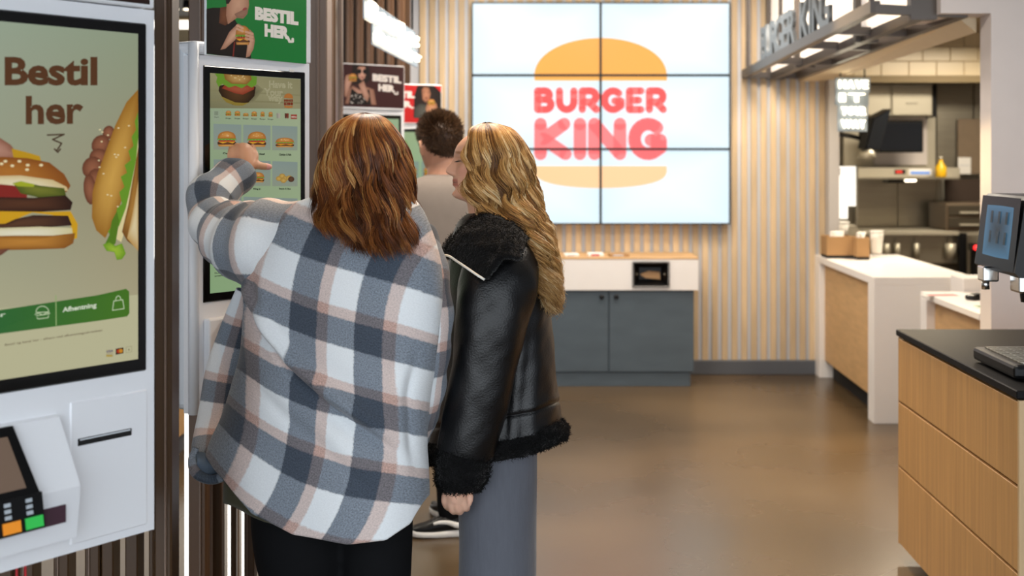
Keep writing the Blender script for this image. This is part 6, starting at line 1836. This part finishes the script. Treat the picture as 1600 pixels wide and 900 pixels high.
# ------------------------------------------------------------------ man at the far kiosk
YM = 5.48
wm_ = person(tuple(P(697, 0, YM) * np.array((1, 1, 0))), 'man with short dark hair in a taupe t-shirt, seen from behind between the two women')
Hm = .238; axm = P(686, 268, YM); THm = math.radians(118)
parts = []
hV, hF = head_mesh(Hm, 90, 120)
parts.append((rotz(hV, THm, (axm[0], YM, axm[2])), hF))
for s in (-1, 1):
    for v, f in ear(Hm, s): parts.append((rotz(v, THm, (axm[0], YM, axm[2])), f))
gm = lambda px, z: g(px, z, YM)
parts += [limb([gm(694, 1.52), gm(692, 1.60), gm(688, 1.68), gm(686, 1.72)], [.075, .065, .062, .065], 18)]
parts += [limb([gm(697, .95), gm(697, 1.2), gm(697, 1.38), gm(694, 1.52)], [.11, .11, .11, .065], 18)]
parts += [limb([gm(697, 1.43), gm(645, 1.42), g(625, 1.2, YM + .05), g(615, 1.12, YM + .2), g(612, 1.2, YM + .34), g(612, 1.22, YM + .42), g(612, 1.22, YM + .5)], [.06, .05, .045, .04, .03, .036, .018])]
parts += [limb([gm(697, 1.43), gm(750, 1.42), g(772, 1.2, YM), g(775, 1.0, YM + .02), g(772, .82, YM + .05), g(771, .76, YM + .06), g(770, .70, YM + .06)], [.06, .05, .045, .04, .03, .036, .02])]
for k, px0 in enumerate((688, 724)): parts += [limb([gm(px0, .95), gm(px0 + (10 if k == 0 else -2), .5), g(px0 + (14 if k == 0 else -2), .3, YM + (0 if k == 0 else .1)), g(px0 + (14 if k == 0 else -2), .12, YM + (0 if k == 0 else .14)), g(px0 + (14 if k == 0 else -2), .05, YM + (0 if k == 0 else .15))], [.085, .055, .045, .04, .03])]
for j in range(4):
    parts += [limb([g(606 + 4 * j, 1.22, YM + .45), g(606 + 4 * j, 1.235, YM + .5), g(606 + 4 * j, 1.22, YM + .54)], [.011, .010, .009]), limb([g(764 + 4 * j, .74, YM + .06), g(764 + 4 * j, .68, YM + .06), g(764 + 4 * j, .64, YM + .07)], [.011, .010, .009])]
V, Fs = remesh(parts, .006, 2)
cols = np.broadcast_to(np.array(lin('d8a184')), (len(V), 3)).copy(); cols *= (1 + .05 * wnoise(V, 60, 14, 2))[:, None]
mesh_obj('body', V, Fs, M['skin'], wm_, cols=cols)
# short hair: cap plus thousands of short strands over the skull
hV0 = hV / Hm; lim = np.interp(hV0[:, 0], [-.6, -.35, -.1, .05, .2, .45], [.22, .25, .50, .48, .62, .70])
keep = hV0[:, 2] > lim
rs = np.random.RandomState(4)
idx = np.where(keep)[0]; cnt = 5200; i = rs.choice(idx, cnt)
Pw = rotz(hV, THm, (axm[0], YM, axm[2])); cen = np.array((axm[0], YM, axm[2] + .6 * Hm)); nrm = Pw - cen; nrm /= np.linalg.norm(nrm, axis=1)[:, None]
s0 = Pw[i] + rs.normal(size=(cnt, 3)) * .003; topk = np.clip((hV0[i, 2] - .55) / .4, 0, 1)
ln = (.008 + .020 * topk) * rs.uniform(.7, 1.3, cnt); dr = nrm[i] + np.array((-.15, .1, -.35)) * (1 - topk[:, None]) + rs.normal(size=(cnt, 3)) * .25 + np.array((0, 0, .25)) * topk[:, None]
dr /= np.linalg.norm(dr, axis=1)[:, None]; t = np.linspace(0, 1, 4)[None, :, None]
C = s0[:, None] + dr[:, None] * t * ln[:, None, None]
rr = np.broadcast_to(np.array((.0016, .0015, .0012, .0005))[None], (cnt, 4)); pa = np.array([lin('33210f'), lin('4a3220'), lin('63452c')]); cc = pa[rs.randint(0, 3, cnt)][:, None].repeat(4, 1)
V1, Q1, C1 = strands(C, np.broadcast_to(np.array((.3, .9, .2))[None, None], C.shape), rr, cc)
capV = cen + (Pw - cen) * 1.02; HQ = np.array([f for f in hF if len(f) == 4]); HQ = HQ[keep[HQ].all(1)] + len(V1)
fast_mesh('hair', np.vstack([V1, capV]), np.vstack([Q1, HQ]), M['hair_short'], wm_, cols=np.vstack([C1, np.broadcast_to(np.array(lin('4a3220')), (len(capV), 3))]))
# t-shirt
M['taupe'] = mat('taupe_cotton', '8d8177', .85, var=.05, vscale=30, sheen=.15)
rowsM = [(274, 669, 713, .07, 0), (281, 650, 735, .10, 0), (291, 634, 756, .125, 0), (312, 624, 768, .14, 0), (350, 627, 768, .145, 0), (450, 632, 762, .15, 0), (520, 634, 760, .15, 0), (600, 634, 760, .15, 0)]
V, px, py, ph = torso(rowsM, YM, 60, 90, 2.3, .0, hem=lambda x, s: 585)
Q = grid_quads(60, 90); V[:, 1] += .010 * wnoise(V * np.array((1, 1, .5)), 12, 41, 2) ; V[:, 0] += .006 * wnoise(V, 14, 42, 2)
Vt, Qt = thick(V, Q, 60, 90, .004); fast_mesh('t_shirt', Vt, Qt, M['taupe'], wm_)
nk = [(P((672 + 712) / 2 + 21 * math.cos(q), 277 + 1.5 * math.sin(q), YM + .062 * math.sin(q))) for q in np.linspace(0, 2 * PI, 17)]
MB().tube(nk, .006, 8, 3).build('neck_band', M['blackcloth'], wm_)
for pts, rad in (([gm(655, 1.475), gm(634, 1.42), g(626, 1.28, YM + .02), g(622, 1.2, YM + .06)], [.085, .082, .075, .072]), ([gm(740, 1.475), gm(758, 1.42), g(768, 1.28, YM), g(772, 1.2, YM)], [.085, .082, .075, .072])):
    V, Q, a, ln_, n = sleeve(pts, rad, 8, 32); V += (.004 * wnoise(V, 20, 43, 2))[:, None]; Vt, Qt = thick(V, Q, n, 32, .004); fast_mesh('sleeve', Vt, Qt, M['taupe'], wm_)
trousers(wm_, ([gm(685, .93), gm(710, .93)], [.115, .115]), [([gm(684, .92), gm(690, .7), gm(700, .5), gm(705, .3), gm(706, .10)], [.11, .10, .085, .072, .062]), ([gm(716, .92), gm(722, .7), gm(722, .5), g(722, .3, YM + .1), g(722, .08, YM + .15)], [.11, .10, .085, .075, .07])], M['blackcloth'])
p = g(722, 0, YM - .02); shoe(wm_, p[0], p[1], PI + .08, M['black'], M['paperwhite'], .262, M['paperwhite'])
p = g(722, 0, YM + .15); shoe(wm_, p[0], p[1], 2.2, M['black'], M['paperwhite'], .28, M['paperwhite'])
